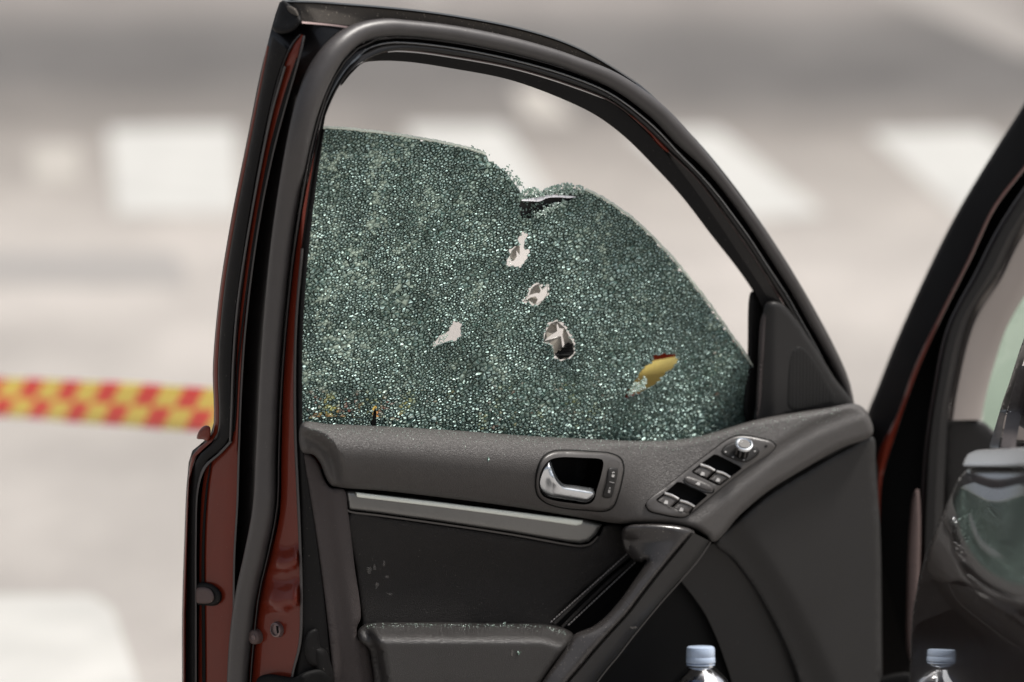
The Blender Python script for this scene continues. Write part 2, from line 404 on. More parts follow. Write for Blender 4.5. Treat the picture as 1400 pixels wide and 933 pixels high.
M['patch'] = mat('asphalt_patch', (.285, .27, .255), .85, var=(2, .12))
marking('asphalt_patch', [(-300, 343), (250, 345), (258, 390), (-300, 386)], M['patch'])
marking('crossing_stripe', [(42, 198), (105, 196), (110, 248), (44, 250)], M['mark_worn'])
marking('lane_marking', [(1180, -20), (1310, -30), (1470, 70), (1400, 75)], M['mark_faint'])
marking('lane_marking', [(700, 120), (745, 118), (790, 168), (720, 165)], M['mark_worn'])
marking('lane_marking', [(540, -60), (600, -60), (610, 10), (560, 8)], M['mark_faint'])

# ------------------------------------------------------------ the car
car = thing(empty('car', (1.2, 5.4, 0)), 'dark red car with its driver side front door standing open, its window shattered', 'car')

# --- traced lines of the door
SEAL_OUT = [(300, 1250), (304, 1080), (309, 933), (313, 880), (321, 820), (334, 760), (345, 700), (349, 620), (354, 520), (361, 420), (370, 330), (380, 260), (392, 190), (405, 135), (424, 88), (450, 53), (480, 34), (520, 25), (560, 27), (620, 34), (700, 50), (760, 67), (780, 74), (838, 97), (896, 137), (934, 176), (965, 209), (991, 240), (1018, 275), (1044, 311), (1072, 354), (1100, 399), (1121.5, 440), (1139, 472), (1154, 503), (1163, 528), (1168, 556)]
SEAL_IN = [(330, 1250), (335, 1080), (340, 933), (345, 870), (352, 810), (366, 750), (377, 690), (379, 620), (383, 520), (391, 420), (401, 330), (412, 260), (425, 195), (437, 150), (450, 115), (470, 82), (498, 58), (528, 51), (560, 51), (620, 58), (700, 74), (760, 90), (780, 97), (838, 122), (896, 164), (934, 203), (959, 228), (982, 254), (1005, 284), (1027, 315), (1054, 356), (1082, 400), (1105, 441), (1124, 475), (1140, 506), (1151, 531), (1159, 558)]
SEAL_OUT, SEAL_IN = np.array(SEAL_OUT, float), np.array(SEAL_IN, float)
GAP_IN = [(383, 700), (386, 620), (389, 520), (397, 420), (408, 330), (420, 255), (432, 195), (443, 150), (455, 122), (474, 92), (501, 67), (530, 58), (560, 58), (620, 65), (700, 81), (780, 104), (838, 129), (893, 171), (930, 210), (955, 235), (978, 261), (1001, 291), (1023, 321), (1049, 361), (1077, 404), (1100, 445), (1119, 479), (1135, 510), (1147, 535), (1154, 556)]
MID = [(402, 700), (402, 590), (403, 461), (412, 340), (424, 250), (436, 185), (447, 148), (460, 122), (478, 96), (503, 76), (530, 69), (560, 69), (620, 77), (700, 92), (780, 116), (838, 140), (877, 171), (915, 208), (948, 239), (972, 268), (995, 300), (1017, 331), (1041, 367), (1066, 408), (1088, 444), (1110, 480), (1130, 515), (1148, 552)]
OPEN = [(414, 700), (413, 580), (414, 461), (422, 345), (433, 250), (443, 180), (450, 146), (460, 120), (474, 99), (494, 84), (520, 81), (560, 83), (620, 92), (700, 108), (740, 120), (780, 138), (819, 158), (857, 187), (896, 226), (934, 268), (973, 319), (1012, 369), (1035, 402), (1048, 428)]
OUTER = [(248, 1250), (249, 933), (249, 840), (252, 740), (256, 655), (262, 618), (278, 604), (290, 590), (291, 500), (300, 400), (316, 300), (337, 195), (357, 95), (366, 60), (376, 22), (384, 2), (430, 3), (470, 6), (520, 10), (560, 14), (620, 22), (700, 37), (760, 54), (800, 71), (838, 92), (880, 120), (925, 164), (960, 200), (1013, 266), (1068, 346), (1116, 427), (1150, 493), (1162, 524), (1169, 558)]

def sstep(t): t = np.clip(t, 0, 1); return t*t*(3-2*t)
def OO(x, y):
    """depth of the door edge: falls away towards the outer skin on the latch side"""
    x = np.asarray(x, float); y = np.asarray(y, float)
    wl = sstep((560-x)/160)
    return wl*np.minimum(0, (x-413)*.00128) + (1-wl)*(-.012) - .028*wl*sstep((70-y)/70)
def off(d): return lambda x, y: OO(x, y)+d

# --- door shell: the painted metal frame under all seals, a part of the car
rows = []
for pts, dz in ((OUTER, -.055), (OUTER, -.022), (SEAL_OUT, -.016), (SEAL_IN, -.016)):
    q = spline(pts, 140); rows.append(P(q[:, 0], q[:, 1], OO(q[:, 0], q[:, 1])+dz))
door = mk('front_door', np.vstack(rows), grid_faces(len(rows), 140), M['black_paint'], car, sharp=50)
door['label'] = 'open front door seen from inside, its window crazed and holed'
D = door

loft('frame_web', [(SEAL_IN[5:], off(-.014)), ([(383, 700)]+GAP_IN[1:], off(-.010))], M['black_paint'], door, n=140)
loft('frame_web', [([(385, 700), (386, 600), (389, 520), (397, 420), (408, 330), (420, 255), (432, 195), (443, 150), (455, 122), (474, 92), (501, 68), (530, 60)], off(-.030)), ([(414, 700), (412, 580), (412, 461), (420, 345), (431, 250), (441, 182), (448, 146), (459, 120), (473, 99), (494, 85), (515, 82), (530, 81)], off(-.032))], M['gap'], door, n=90)
# outer skin of the door (behind everything), closes the door from the far side
skin = [(252, 1250), (252, 840), (258, 655), (275, 606), (410, 590), (1030, 588), (1185, 575), (1200, 640), (1206, 933), (1206, 1250)]
pad('outer_skin', skin, M['paint'], D, base=lambda x, y: -.20+.05*sstep((x-250)/600.), h=-.01, r=30, skirt=-.012, smooth_outline=False, step=24, bstep=10)

# painted latch face: two red panels, split by the main seal
def band(name, a, b, m_, da=0., db=0., n=80, bulge=0.003, **kw):
    """strip between two traced lines, slightly domed"""
    A_, B_ = spline(a, n), spline(b, n); rws = []
    for t, dd in ((0, -.01), (0.0, 0), (.12, bulge*.7), (.35, bulge), (.65, bulge), (.88, bulge*.7), (1.0, 0), (1, -.01)):
        q = A_*(1-t)+B_*t; rws.append(P(q[:, 0], q[:, 1], OO(q[:, 0], q[:, 1])+da*(1-t)+db*t+dd))
    return mk(name, np.vstack(rws), grid_faces(len(rws), n), m_, D, sharp=60, **kw)
redL_a = [(270, 1250), (271, 933), (272, 840), (273, 740), (277, 665), (284, 632), (300, 618), (315, 607), (319, 590), (321, 540), (325, 461), (335, 370), (349, 270), (364, 190), (378, 125), (392, 80), (403, 58), (413, 47)]
redL_b = [(318, 1250), (320, 933), (318, 880), (318, 830), (319, 760), (323, 690), (325, 620), (328, 540), (333, 461), (343, 370), (357, 280), (374, 200), (390, 140), (403, 95), (411, 65), (414, 49)]
band('latch_face_panel', redL_a, redL_b, M['paint'], -.004, -.004)
band('frame_lip', [(x-3, y) for x, y in redL_a[6:]], [(x-1, y) for x, y in redL_a[6:]], M['seal'], -.001, -.001, bulge=.002)
band('frame_lip', redL_b, [(x+3, y) for x, y in redL_b], M['seal'], -.001, -.001, bulge=.002)
# black groove running down the red panel
band('panel_groove', [(275, 1250), (276, 933), (276, 740), (281, 670), (286, 640), (288, 626)], [(279, 1250), (281, 933), (280, 740), (284, 670), (288, 640), (289, 628)], M['gap'], 0.0, 0.0, bulge=.001)
band('panel_groove', [(318, 590), (320, 570), (324, 500), (338, 380), (350, 300), (368, 205), (385, 140), (398, 100), (405, 80)], [(321, 590), (323, 570), (327, 500), (341, 382), (354, 302), (373, 206), (391, 142), (402, 102), (407, 82)], M['gap'], .0, .0, bulge=.001)
# thin painted return at the outer edge
band('outer_return', [(250, 1250), (250, 933), (250, 840), (253, 740), (257, 660), (264, 620), (280, 606), (291, 592), (292, 500), (301, 400), (317, 300), (338, 195), (358, 97), (365, 62)],
     [(253, 1250), (253, 933), (253, 840), (256, 740), (260, 662), (268, 624), (284, 610), (297, 594), (298, 500), (306, 400), (322, 300), (342, 197), (361, 99), (368, 64)], M['paint'], -.008, -.006, bulge=.002)
# outer rubber strip
band('edge_seal', [(253, 1250), (253, 933), (254, 840), (257, 740), (261, 665), (269, 627), (284, 613), (298, 596), (299, 500), (307, 400), (323, 300), (343, 197), (362, 99), (372, 50)],
     [(268, 1250), (268, 933), (268, 840), (268, 740), (271, 668), (280, 636), (300, 618), (315, 600), (317, 520), (320, 461), (331, 370), (346, 270), (361, 190), (380, 110), (395, 70)], M['rubber'], -.002, -.002, bulge=.006)
band('edge_seal_lip', [(266, 1250), (266, 933), (266, 840), (266, 740), (269, 668), (278, 638), (298, 620), (313, 604)],
     [(269, 1250), (269, 933), (269, 840), (269, 740), (272, 669), (282, 640), (302, 621), (318, 604)], M['seal'], .004, .004, bulge=.002)
band('edge_seal_lip', [(313, 604), (315, 560), (317, 500), (323, 420), (336, 330), (355, 225), (371, 150), (388, 90)],
     [(316, 603), (318, 560), (320, 500), (326, 420), (339, 331), (358, 226), (374, 151), (391, 92)], M['seal'], .004, .004, bulge=.002)
# inner red panel with pressed waves that catch the sky
redR_a = [(335, 1250), (339, 1080), (345, 933), (350, 880), (357, 820), (371, 760), (383, 700), (385, 620), (388, 520), (396, 420), (407, 330), (420, 255), (432, 195), (436, 178)]
redR_b = [(395, 1250), (395, 1080), (398, 930), (409, 880), (411, 820), (409, 740), (406, 670), (403, 600), (402, 520), (404, 440), (412, 340), (422, 262), (433, 197), (437, 180)]
def red_inner():
    n = 170; A_, B_ = spline(redR_a, n), spline(redR_b, n); rws = []
    for t in np.linspace(0, 1, 15):
        q = A_*(1-t)+B_*t; x, y = q[:, 0], q[:, 1]
        # shallow pressed steps round the striker bolts: three ridges
        yy = y-6*np.sin(t*4.2)-8*(t-.5)
        wv = .017*np.where(yy < 770, sstep((yy-744)/26.)**.8, 1-sstep((yy-770)/9.)) + .021*np.where(yy < 824, sstep((yy-788)/36.)**.8, 1-sstep((yy-824)/8.))
        rws.append(P(x, y, OO(x, y)-.008+wv*sstep(t*4)*sstep((1-t)*6)))
    return mk('striker_panel', np.vstack(rws), grid_faces(15, n), M['paint'], D, sharp=None)
red_inner()
band('inner_lip', [(x-1, y) for x, y in redR_b[:11]], [(x+3, y) for x, y in redR_b[:11]], M['seal'], -.004, -.004, bulge=.003)
band('glass_run_side', [(398, 1250), (400, 933), (412, 870), (414, 820), (412, 740), (409, 670), (405, 600), (404, 520), (406, 440), (414, 345), (424, 262), (434, 203), (440, 175)],
     [(462, 1250), (462, 990), (455, 933), (441, 800), (426, 690), (416, 625), (414, 580), (414, 461), (422, 345), (433, 250), (441, 195), (444, 178)], M['rubber'], -.010, -.004, bulge=.002)
# main bulb seal all round the door
cen = (SEAL_OUT+SEAL_IN)/2; wid = np.hypot(*(SEAL_OUT-SEAL_IN).T)/2
def radm(w_, x): return w_*.00096*np.where(x < 450, .93, .9)
tube('door_seal', cen, np.array([radm(a, b) for a, b in zip(wid, cen[:, 0])]), M['seal'], D, n=220, seg=20, o=off(.004))
band('seal_lip', [(x+1.5, y+.8) for x, y in SEAL_IN], [(x+2.9, y+1.9) for x, y in SEAL_IN], M['seal'], .001, .001, bulge=.0015)
band('seal_foot', [(x+1, y+1) for x, y in SEAL_IN], [(x+4, y+3) for x, y in SEAL_IN], M['rubber'], -.004, -.004, bulge=.003)
# glossy black upper frame rim
g2 = GAP_IN[5:]; m2_ = MID[5:]
def rim(name, a, b, m_, d0, bulge, n=120, k=9, dep=.012):
    A_, B_ = spline(a, n), spline(b, n); rws = []
    for t in np.linspace(0, 1, k):
        q = A_*(1-t)+B_*t; rws.append(P(q[:, 0], q[:, 1], OO(q[:, 0], q[:, 1])+d0+bulge*math.sin(math.pi*t)**.7-dep*(1 if t in (0, 1) else 0)))
    return mk(name, np.vstack(rws), grid_faces(k, n), m_, D, sharp=60)
rim('frame_rim', g2, m2_, M['black_paint'], -.004, .008)
rim('frame_bead_and_highlight', [(x, y+.3) for x, y in GAP_IN[8:]], [(x-.8, y+2.3) for x, y in GAP_IN[8:]], M['bright_trim'], .0025, .0015, k=5, dep=.003)  # highlight of the glossy rim, put in as a thin bright strip
rim('bare_paint_strip', [(862, 156), (875, 165), (890, 178), (903, 192), (916, 207)], [(860, 158), (872, 168.5), (887, 183), (900, 199), (912, 209)], M['paint'], -.003, .002, n=30, k=5, dep=.003)
rim('frame_bead_and_highlight', [(x, y-1) for x, y in MID[9:24]], [(x-1, y+1.2) for x, y in MID[9:24]], M['steel'], -.004, .002, k=5, dep=.003)
# rubber glass run under the top of the frame
run_a = [(468, 116), (481, 100), (505, 79), (530, 72), (560, 72), (620, 80), (700, 95), (780, 119), (838, 143), (876, 174), (913, 213), (948, 257), (980, 302), (1012, 350), (1036, 386), (1051, 412), (1053, 430)]
run_b = [(466, 113), (475, 101), (495, 86), (520, 82.5), (560, 84), (620, 93), (700, 109), (780, 139), (819, 159), (857, 188), (896, 227), (934, 269), (973, 320), (1012, 370), (1032, 400), (1044, 424), (1049, 431)]
loft('glass_run', [(run_a, -.045), (run_a, -.016), (run_b, -.020), (run_b, -.026), (run_b, -.06)], M['rubber'], D, n=120)
loft('glass_run_channel', [([(x-2, y+2) for x, y in run_a], -.036), ([(x-1, y+1) for x, y in run_b], -.050)], M['gap'], D, n=100)
# black band between rim and run at the right end
loft('frame_web', [(MID[15:], -.016), ([(780, 119), (838, 143), (876, 174), (913, 213), (948, 258), (980, 304), (1012, 352), (1036, 388), (1052, 418), (1072, 432), (1090, 462), (1112, 492), (1130, 520), (1145, 550)], -.020)], M['black_paint'], D, n=60)
# dusty outer strip on top of the frame with its corner cap
top_a = [(386, 2), (430, 3), (470, 6), (520, 10), (560, 14), (620, 22), (700, 37), (760, 54), (800, 71), (838, 93), (870, 114)]
top_b = [(404, 30), (430, 31), (460, 34), (480, 36), (520, 30), (560, 31), (620, 38), (700, 54), (760, 71), (800, 84), (838, 100), (870, 119)]
loft('drip_rail', [(top_a, off(-.055)), (top_a, off(-.012)), ([(x, y+2) for x, y in top_a], off(-.006)), ([(x, y-1) for x, y in top_b], off(-.010)), (top_b, off(-.02))], M['dusty'], D)
loft('drip_rail_edge', [([(x, y-1.5) for x, y in top_a], off(-.02)), ([(x, y+.5) for x, y in top_a], off(-.003)), ([(x, y+2.6) for x, y in top_a], off(-.005))], M['black_paint'], D)
loft('frame_bead_and_highlight', [([(404, 29), (430, 31), (460, 34), (482, 37)], off(-.009)), ([(404, 31.5), (430, 33.5), (460, 36.5), (480, 40)], off(-.009))], M['steel'], D)
pad('corner_cap', [(377, 26), (381, 10), (386, 1), (396, 6), (410, 22), (412, 28), (404, 40), (392, 46), (378, 45), (372, 38)], M['rubber'], D, base=off(.0), h=.008, r=8, step=3, bstep=2.5)
pad('corner_bead', [(392, 8), (404, 12), (408, 22), (400, 20), (393, 14)], M['dusty'], D, base=off(.006), h=.004, r=4, step=3, bstep=2)
pad('edge_cap', [(269, 600), (273, 588), (281, 582), (287, 584), (287, 599), (284, 603), (277, 601)], M['paint'], D, base=off(.002), h=.006, r=6, step=3, bstep=2, skirt=.01)
# bump stop, screws, lock plug
pad('bump_stop', [(268, 800), (275, 796.5), (288, 798), (298, 805), (303, 813), (302, 822), (295, 828), (280, 828), (269, 826)], M['rubber'], D, base=off(.0), h=.008, r=6, step=3, bstep=2)
pad('bump_stop_face', [(268.5, 806), (273, 803), (286, 805), (291, 810), (293, 818), (289, 824), (276, 825.5), (269, 824)], M['stop'], D, base=off(.008), h=.004, r=5, step=3, bstep=2)
def disc(name, x, y, r_, m_, parent, o_, h_, prof=None):
    c = P(x, y, o_-.003); ax = (-.66, -.75, .05)
    return lathe(name, prof or [(0, h_), (r_*.7, h_*.95), (r_*.93, h_*.6), (r_, 0), (r_, -.006)], c, m_, parent, seg=28, axis=ax)
OV = lambda x, y: float(OO(x, y))
disc('door_bolt', 348, 871, .010, M['stop'], D, OV(348, 871)+.002, .005)
disc('bolt_socket', 347, 871.5, .0034, M['steel'], D, OV(347, 871)+.008, .0012, [(0, 0.0004), (.0022, .0002), (.003, .0012), (.0036, .0010), (.0038, -.003)])
disc('lock_plug', 379, 861, .0100, M['steel'], D, OV(379, 861)-.003, .0035, [(0, .002), (.0072, .002), (.0076, .0045), (.0095, .0038), (.0105, 0), (.0105, -.004)])
pad('key_slot', [(377.2, 856), (380, 856), (381.5, 866), (378.6, 866.5)], M['gap'], D, base=OV(379, 861)+.0015, h=.001, r=1, step=3, bstep=1, skirt=.002, smooth_outline=False)
# latch mechanism
pad('door_latch', [(352, 928), (366, 922), (385, 924), (402, 926), (420, 918), (440, 915), (452, 925), (456, 990), (352, 990)], M['gap'], D, base=off(.0), h=.008, r=6, step=5, bstep=3)
pad('latch_pawl', [(416, 921), (423, 919), (430, 927), (429, 935), (419, 932)], M['steel'], D, base=-.002, h=.003, r=3, step=3, bstep=2)
pad('latch_bracket', [(417, 872), (424, 862), (433, 860), (437, 880), (441, 905), (438, 912), (424, 910), (417, 895)], M['rubber'], D, base=-.004, h=.006, r=5, step=4, bstep=2.5)
pad('latch_cable', [(430, 885), (444, 888), (452, 905), (456, 940), (440, 950), (431, 915)], M['rubber'], D, base=-.006, h=.01, r=9, step=4, bstep=2.5)

# ------------------------------------------------------------ inner trim
PAD = [(413, 579), (450, 580), (500, 582), (560, 585), (640, 590), (720, 596), (800, 600), (870, 603), (915, 602), (950, 598), (980, 590), (1035, 574), (1090, 564), (1130, 558), (1166, 552), (1178, 556), (1186, 565), (1193, 594), (1150, 613), (1100, 641), (1050, 672), (1012, 704), (976, 741), (962, 731), (945, 722), (905, 717), (870, 716), (845, 716), (800, 709), (700, 693), (600, 680), (520, 671), (466, 667), (453, 664), (445, 652), (438, 634), (428, 622), (413, 618)]
PADB = spline(PAD, 260, closed=True)
RIDGE = np.array([(770, 740), (850, 730), (925, 716), (950, 703), (1000, 666), (1060, 619), (1110, 588), (1160, 566), (1215, 548)], float)
def pad_o(x, y):
    x = np.asarray(x, float); y = np.asarray(y, float); sh = x.shape
    d, bx, by = segdist(x, y, RIDGE, closed=False); d = d.reshape(sh)
    # signed: positive on the glass side of the ridge
    ry = np.interp(x, RIDGE[:, 0], RIDGE[:, 1]); s = np.where(y < ry, d, -d)
    amt = sstep((x-790)/150.)
    ledge = .052*(1-np.clip(s, 0, 110)/110.)**1.0*amt
    ledge = ledge - .052*amt*0*s
    drop = -.0035*amt*np.clip(-s, 0, 60)/60.
    fil = -.006*amt*np.exp(-(s/9.0)**2)
    # left part: one soft roll, fullest at upper third
    yt = np.interp(x, [413, 800, 1000], [580, 600, 590]); yb = np.interp(x, [413, 520, 850], [667, 670, 716])
    t = np.clip((y-yt)/(yb-yt), 0, 1)
    roll = .034*np.sin(np.pi*np.clip(t*.92+.04, 0, 1)**.8)*(1-amt)
    # curled left end: falls away left of the crease
    cx = np.interp(y, [580, 588, 600, 620, 645, 668], [405, 414, 441, 456, 465, 468])
    CRS = np.array([(400, 580), (414, 588), (430, 594), (441, 600), (452, 611), (459, 625), (464, 645), (467, 675)], float)
    dC, _, _ = segdist(x, y, CRS, closed=False); dC = dC.reshape(sh); xc = np.interp(y, CRS[:, 1], CRS[:, 0])
    endf = sstep((np.where((x < xc) & (y > 581), dC, -dC)+9)/18.)
    return ledge+drop+fil+roll*(1-endf)+(-.004)*endf
def pad_base(x, y): return pad_o(x, y)
CUP = [(736.5, 664), (738, 650), (744, 637), (752, 629), (765, 625.5), (795, 626), (823, 628.5), (825, 632), (822, 650), (816, 670), (812, 684), (804, 689.5), (780, 688), (752, 683), (741, 677)]
cupb = spline(CUP, 60, closed=True)
R1 = [(976, 621.5), (981, 622), (1012, 638), (1014, 641), (998, 653), (985, 664), (979, 663), (947, 647), (946, 644), (960, 633)]
R2 = [(926, 659), (931, 659.5), (964, 675), (967, 678), (950, 693), (944, 702), (938, 701), (899, 686.5), (897, 683), (910, 673)]
pad('belt_pad', PAD, M['leather'], D, base=pad_o, h=.014, r=9, step=3.6, bstep=3, skirt=.03, sharp=60, holes=[cupb, R1, R2])
def on_pad(x, y): return pad_o(x, y)+.014

# seams and shadow gap under the pad
pad('trim_backing', [(413, 640), (600, 650), (900, 680), (1000, 660), (1190, 590), (1200, 640), (1206, 933), (1206, 1250), (462, 1250), (455, 933), (440, 790), (425, 690)], M['gap'], D, base=-.022, h=.002, r=4, step=40, bstep=20, smooth_outline=False)
END = [(413, 619), (427, 624), (436, 636), (443, 655), (452, 667), (471, 670), (476, 700), (484, 768), (493, 846), (488, 858), (489, 870), (503, 884), (510, 915), (520, 980), (545, 1250), (463, 1250), (455, 933), (440, 790), (425, 690), (416, 640)]
def end_o(x, y):
    xr = np.interp(y, [668, 850, 1250], [463, 489, 540])
    return -.010+.010*sstep((x-xr+26)/22.)
pad('end_panel', END, M['taupe'], D, base=end_o, h=.006, r=4, step=6, bstep=4)
SIL = [(473, 671), (560, 680), (680, 696), (800, 711), (823, 717), (815, 731), (805, 740), (793, 743), (775, 741), (700, 728), (600, 713), (520, 702), (477, 697)]
pad('silver_trim', SIL, M['silver'], D, base=-.002, h=.008, r=4, step=5, bstep=2.5, smooth_outline=False)
pad('silver_trim_lip', [(486, 673), (600, 686.5), (700, 699), (797, 711.5), (796, 717), (788, 719), (700, 706.5), (600, 693.5), (488, 680)], M['silver_lip'], D, base=.005, h=.0035, r=2, step=5, bstep=2.5, smooth_outline=False)
loft('silver_trim_bead', [([(474, 696), (478, 698.5), (520, 704), (600, 715), (700, 730), (776, 743.5), (793, 745.5), (806, 743), (817, 733)], .004), ([(474, 699), (478, 701), (520, 706.5), (600, 717.5), (700, 732.5), (776, 746), (794, 748), (808, 745), (819, 734)], .003)], M['bezel'], D)
INS = [(478, 702), (530, 708.5), (600, 718), (700, 733), (775, 746), (795, 748), (810, 743), (820, 731), (826, 719), (850, 719), (868, 730), (868, 750), (862, 758), (757, 853), (762, 900), (500, 900), (495, 846), (487, 780)]
def ins_o(x, y):
    return -.004 - .009*np.exp(-(((np.asarray(x)-640)/190.)**2+((np.asarray(y)-790)/45.)**2))
pad('leather_insert', INS, M['insert'], D, base=ins_o, h=.005, r=6, step=6, bstep=4)
# seam band beyond the insert: two rolled edges with stitches
tube('seam_roll', [(864, 757), (830, 785), (795, 817), (757, 854)], .0024, M['insert'], D, n=30, seg=8, o=.003)
tube('seam_roll', [(870, 763), (838, 790), (802, 824), (768, 858)], .0022, M['insert'], D, n=30, seg=8, o=.000)
pad('handle_recess', [(862, 762), (880, 745), (905, 745), (905, 800), (850, 860), (790, 880), (752, 866), (757, 858)], M['pocket'], D, base=-.014, h=.002, r=4, step=10, bstep=5)
for (a, b) in (((858, 757), (752, 852)), ((876, 762), (776, 856))):
    a = np.array(a, float); b = np.array(b, float); L = np.hypot(*(b-a)); nS = int(L/4.6)
    for i in range(nS):
        p0 = a+(b-a)*(i+.15)/nS; p1 = a+(b-a)*(i+.8)/nS
        tube('stitch', [p0, (p0+p1)/2, p1], .0008, M['stitch'], D, n=3, seg=5, o=[.0028, .0036, .0028])
ARM = [(489, 864), (495, 856), (510, 852), (560, 851), (620, 851), (690, 852), (740, 853), (765, 857), (784, 868), (770, 890), (745, 925), (700, 1000), (660, 1080), (530, 1080), (515, 960), (509, 910), (504, 887), (492, 876)]
def arm_o(x, y):
    x = np.asarray(x, float); y = np.asarray(y, float)
    yt = np.interp(x, [489, 510, 740, 790], [860, 852, 853, 868])
    cxe = np.interp(y, [850, 870, 890, 933, 1100], [500, 512, 521, 528, 545])
    return .050*sstep((y-yt+6)/34.)*(.35+.65*sstep((x-cxe+10)/16.)) - .012*sstep((y-925)/100.)
pad('armrest', ARM, M['armrest'], D, base=arm_o, h=.012, r=7, step=4.5, bstep=3.5, skirt=.03)

# grab handle: bright top face, darker side face, cut line between them
HL = [(886, 762), (881, 772), (866, 795), (845, 824), (826, 845), (810, 857), (785, 868), (772, 888), (740, 933), (700, 1000), (670, 1060)]
HM = [(918, 750), (905, 768), (884, 797), (862, 826), (840, 851), (822, 868), (797, 886), (782, 903), (757, 937), (722, 1000), (694, 1060)]
HR = [(947, 728), (930, 750), (905, 780), (880, 812), (857, 842), (835, 866), (812, 892), (797, 910), (775, 936), (745, 985), (716, 1040)]
HR2 = [(970, 740), (953, 765), (930, 792), (905, 820), (884, 845), (862, 872), (842, 898), (830, 912), (812, 936), (785, 980), (755, 1035)]
HOUT = [(851, 724), (857, 719), (880, 716.5), (915, 717.5), (940, 722), (950, 728)]+HR[1:]+[(668, 1060)]+HL[::-1][:-1]+[(884, 766), (875, 769), (864, 765), (854, 752), (850, 738)]
HRA = np.array([(952, 716)]+HR, float)
def gh_o(x, y):
    x = np.asarray(x, float); y = np.asarray(y, float); d, _, _ = segdist(x, y, HRA, closed=False); d = d.reshape(x.shape)
    w_ = np.interp(y, [716, 740, 770, 850, 870, 1060], [96, 62, 40, 42, 60, 60])
    t = np.clip(d/w_, 0, 1); return .066-.046*t**1.6-.004*np.exp(-(d/3.)**2)
pad('grab_handle', HOUT, M['handle_plastic'], D, base=gh_o, h=.008, r=7, step=3.4, bstep=2.6, skirt=.03, sharp=75)
loft('grab_handle_side', [(HR, .067), ([(x+1.6, y+1) for x, y in HR], .0725), ([(x*.5+u*.5, y*.5+v*.5) for (x, y), (u, v) in zip(HR, HR2)], .070), (HR2, .060), (HR2, .0)], M['dark_plastic'], D, n=90)
loft('handle_bead', [([(x+1, y+1) for x, y in HR2], .048), ([(x+2.6, y+1.6) for x, y in HR2], .048)], M['bezel'], D, n=60)
# lower pocket, lining and kick panel
pad('door_pocket_back', [(958, 745), (975, 744), (1060, 830), (1100, 933), (1120, 1250), (640, 1250), (760, 1000), (812, 936), (880, 850)], M['pocket'], D, base=-.065, h=.002, r=6, step=20, bstep=10)
loft('pocket_lining', [([(976, 743), (1001, 766), (1031, 806), (1056, 851), (1076, 891), (1091, 935), (1120, 1100)], .012), ([(965, 748), (985, 775), (1010, 820), (1030, 860), (1045, 900), (1055, 935), (1080, 1100)], .004), ([(929, 792), (945, 812), (962, 836), (977, 866), (990, 900), (1001, 935), (1030, 1100)], -.008), ([(929, 792), (945, 812), (962, 836), (977, 866), (990, 900), (1001, 935), (1030, 1100)], -.03)], M['dark_plastic'], D, n=50)
KICK = [(977, 743), (1013, 707), (1051, 675), (1101, 644), (1150, 616), (1193, 597), (1197, 640), (1203, 720), (1206, 933), (1206, 1250), (1150, 1250), (1120, 1040), (1091, 933), (1075, 889), (1055, 848), (1030, 804), (1001, 765)]
def kick_o(x, y):
    x = np.asarray(x, float); y = np.asarray(y, float)
    c = np.interp(y, [700, 760, 820, 880, 933, 1250], [1000, 1040, 1078, 1110, 1135, 1200])
    return .018+.012*sstep((x-c+30)/45.)
pad('kick_panel', KICK, M['dark_plastic'], D, base=kick_o, h=.010, r=6, step=8, bstep=4, skirt=.05)
# bottom shelf of the pocket, below the picture, that carries the bottle
bc = P(958, 933, .055)
# sail panel with tweeter grille
SAIL = [(1043, 427), (1047, 415), (1056, 412), (1070, 416), (1084, 431), (1112, 471), (1140, 515), (1165, 554), (1127, 561), (1080, 568), (1032, 580), (1036, 540), (1038, 499)]
pad('sail_panel', SAIL, M['dark_plastic'], D, base=lambda x, y: -.004-.010*sstep((1060-np.asarray(x))/22.), h=.008, r=5, step=5, bstep=3)
pad('sail_fillet', [(1036, 500), (1042, 430), (1050, 420), (1052, 440), (1046, 500), (1040, 560), (1034, 577)], M['taupe'], D, base=-.012, h=.010, r=7, step=5, bstep=3)
TW = [(1080, 491), (1085, 478), (1092, 474), (1100, 477), (1116, 497), (1132, 524), (1142, 543), (1140, 551), (1128, 554), (1085, 561), (1077, 556), (1076, 545)]
def grille_material():
    m = mat('grille_mesh', (.018, .0175, .017), .55, spec=.25); n = m.node_tree; b = n.nodes['Principled BSDF']
    tc = n.nodes['Texture Coordinate']; v = n.nodes.new('ShaderNodeTexVoronoi'); v.inputs['Scale'].default_value = 330; v.inputs['Randomness'].default_value = 0
    n.links.new(tc.outputs['Object'], v.inputs['Vector']); bp = n.nodes.new('ShaderNodeBump'); bp.inputs['Distance'].default_value = .001
    n.links.new(v.outputs['Distance'], bp.inputs['Height']); n.links.new(bp.outputs[0], b.inputs['Normal']); return m
pad('tweeter_grille', TW, grille_material(), D, base=.0036, h=.0012, r=5, step=5, bstep=3, skirt=.004)
pad('window_divider', [(1027, 399), (1034, 400), (1044, 428), (1038, 500), (1034, 575), (1020, 576), (1022, 480)], M['rubber'], D, base=-.036, h=.008, r=5, step=5, bstep=3)

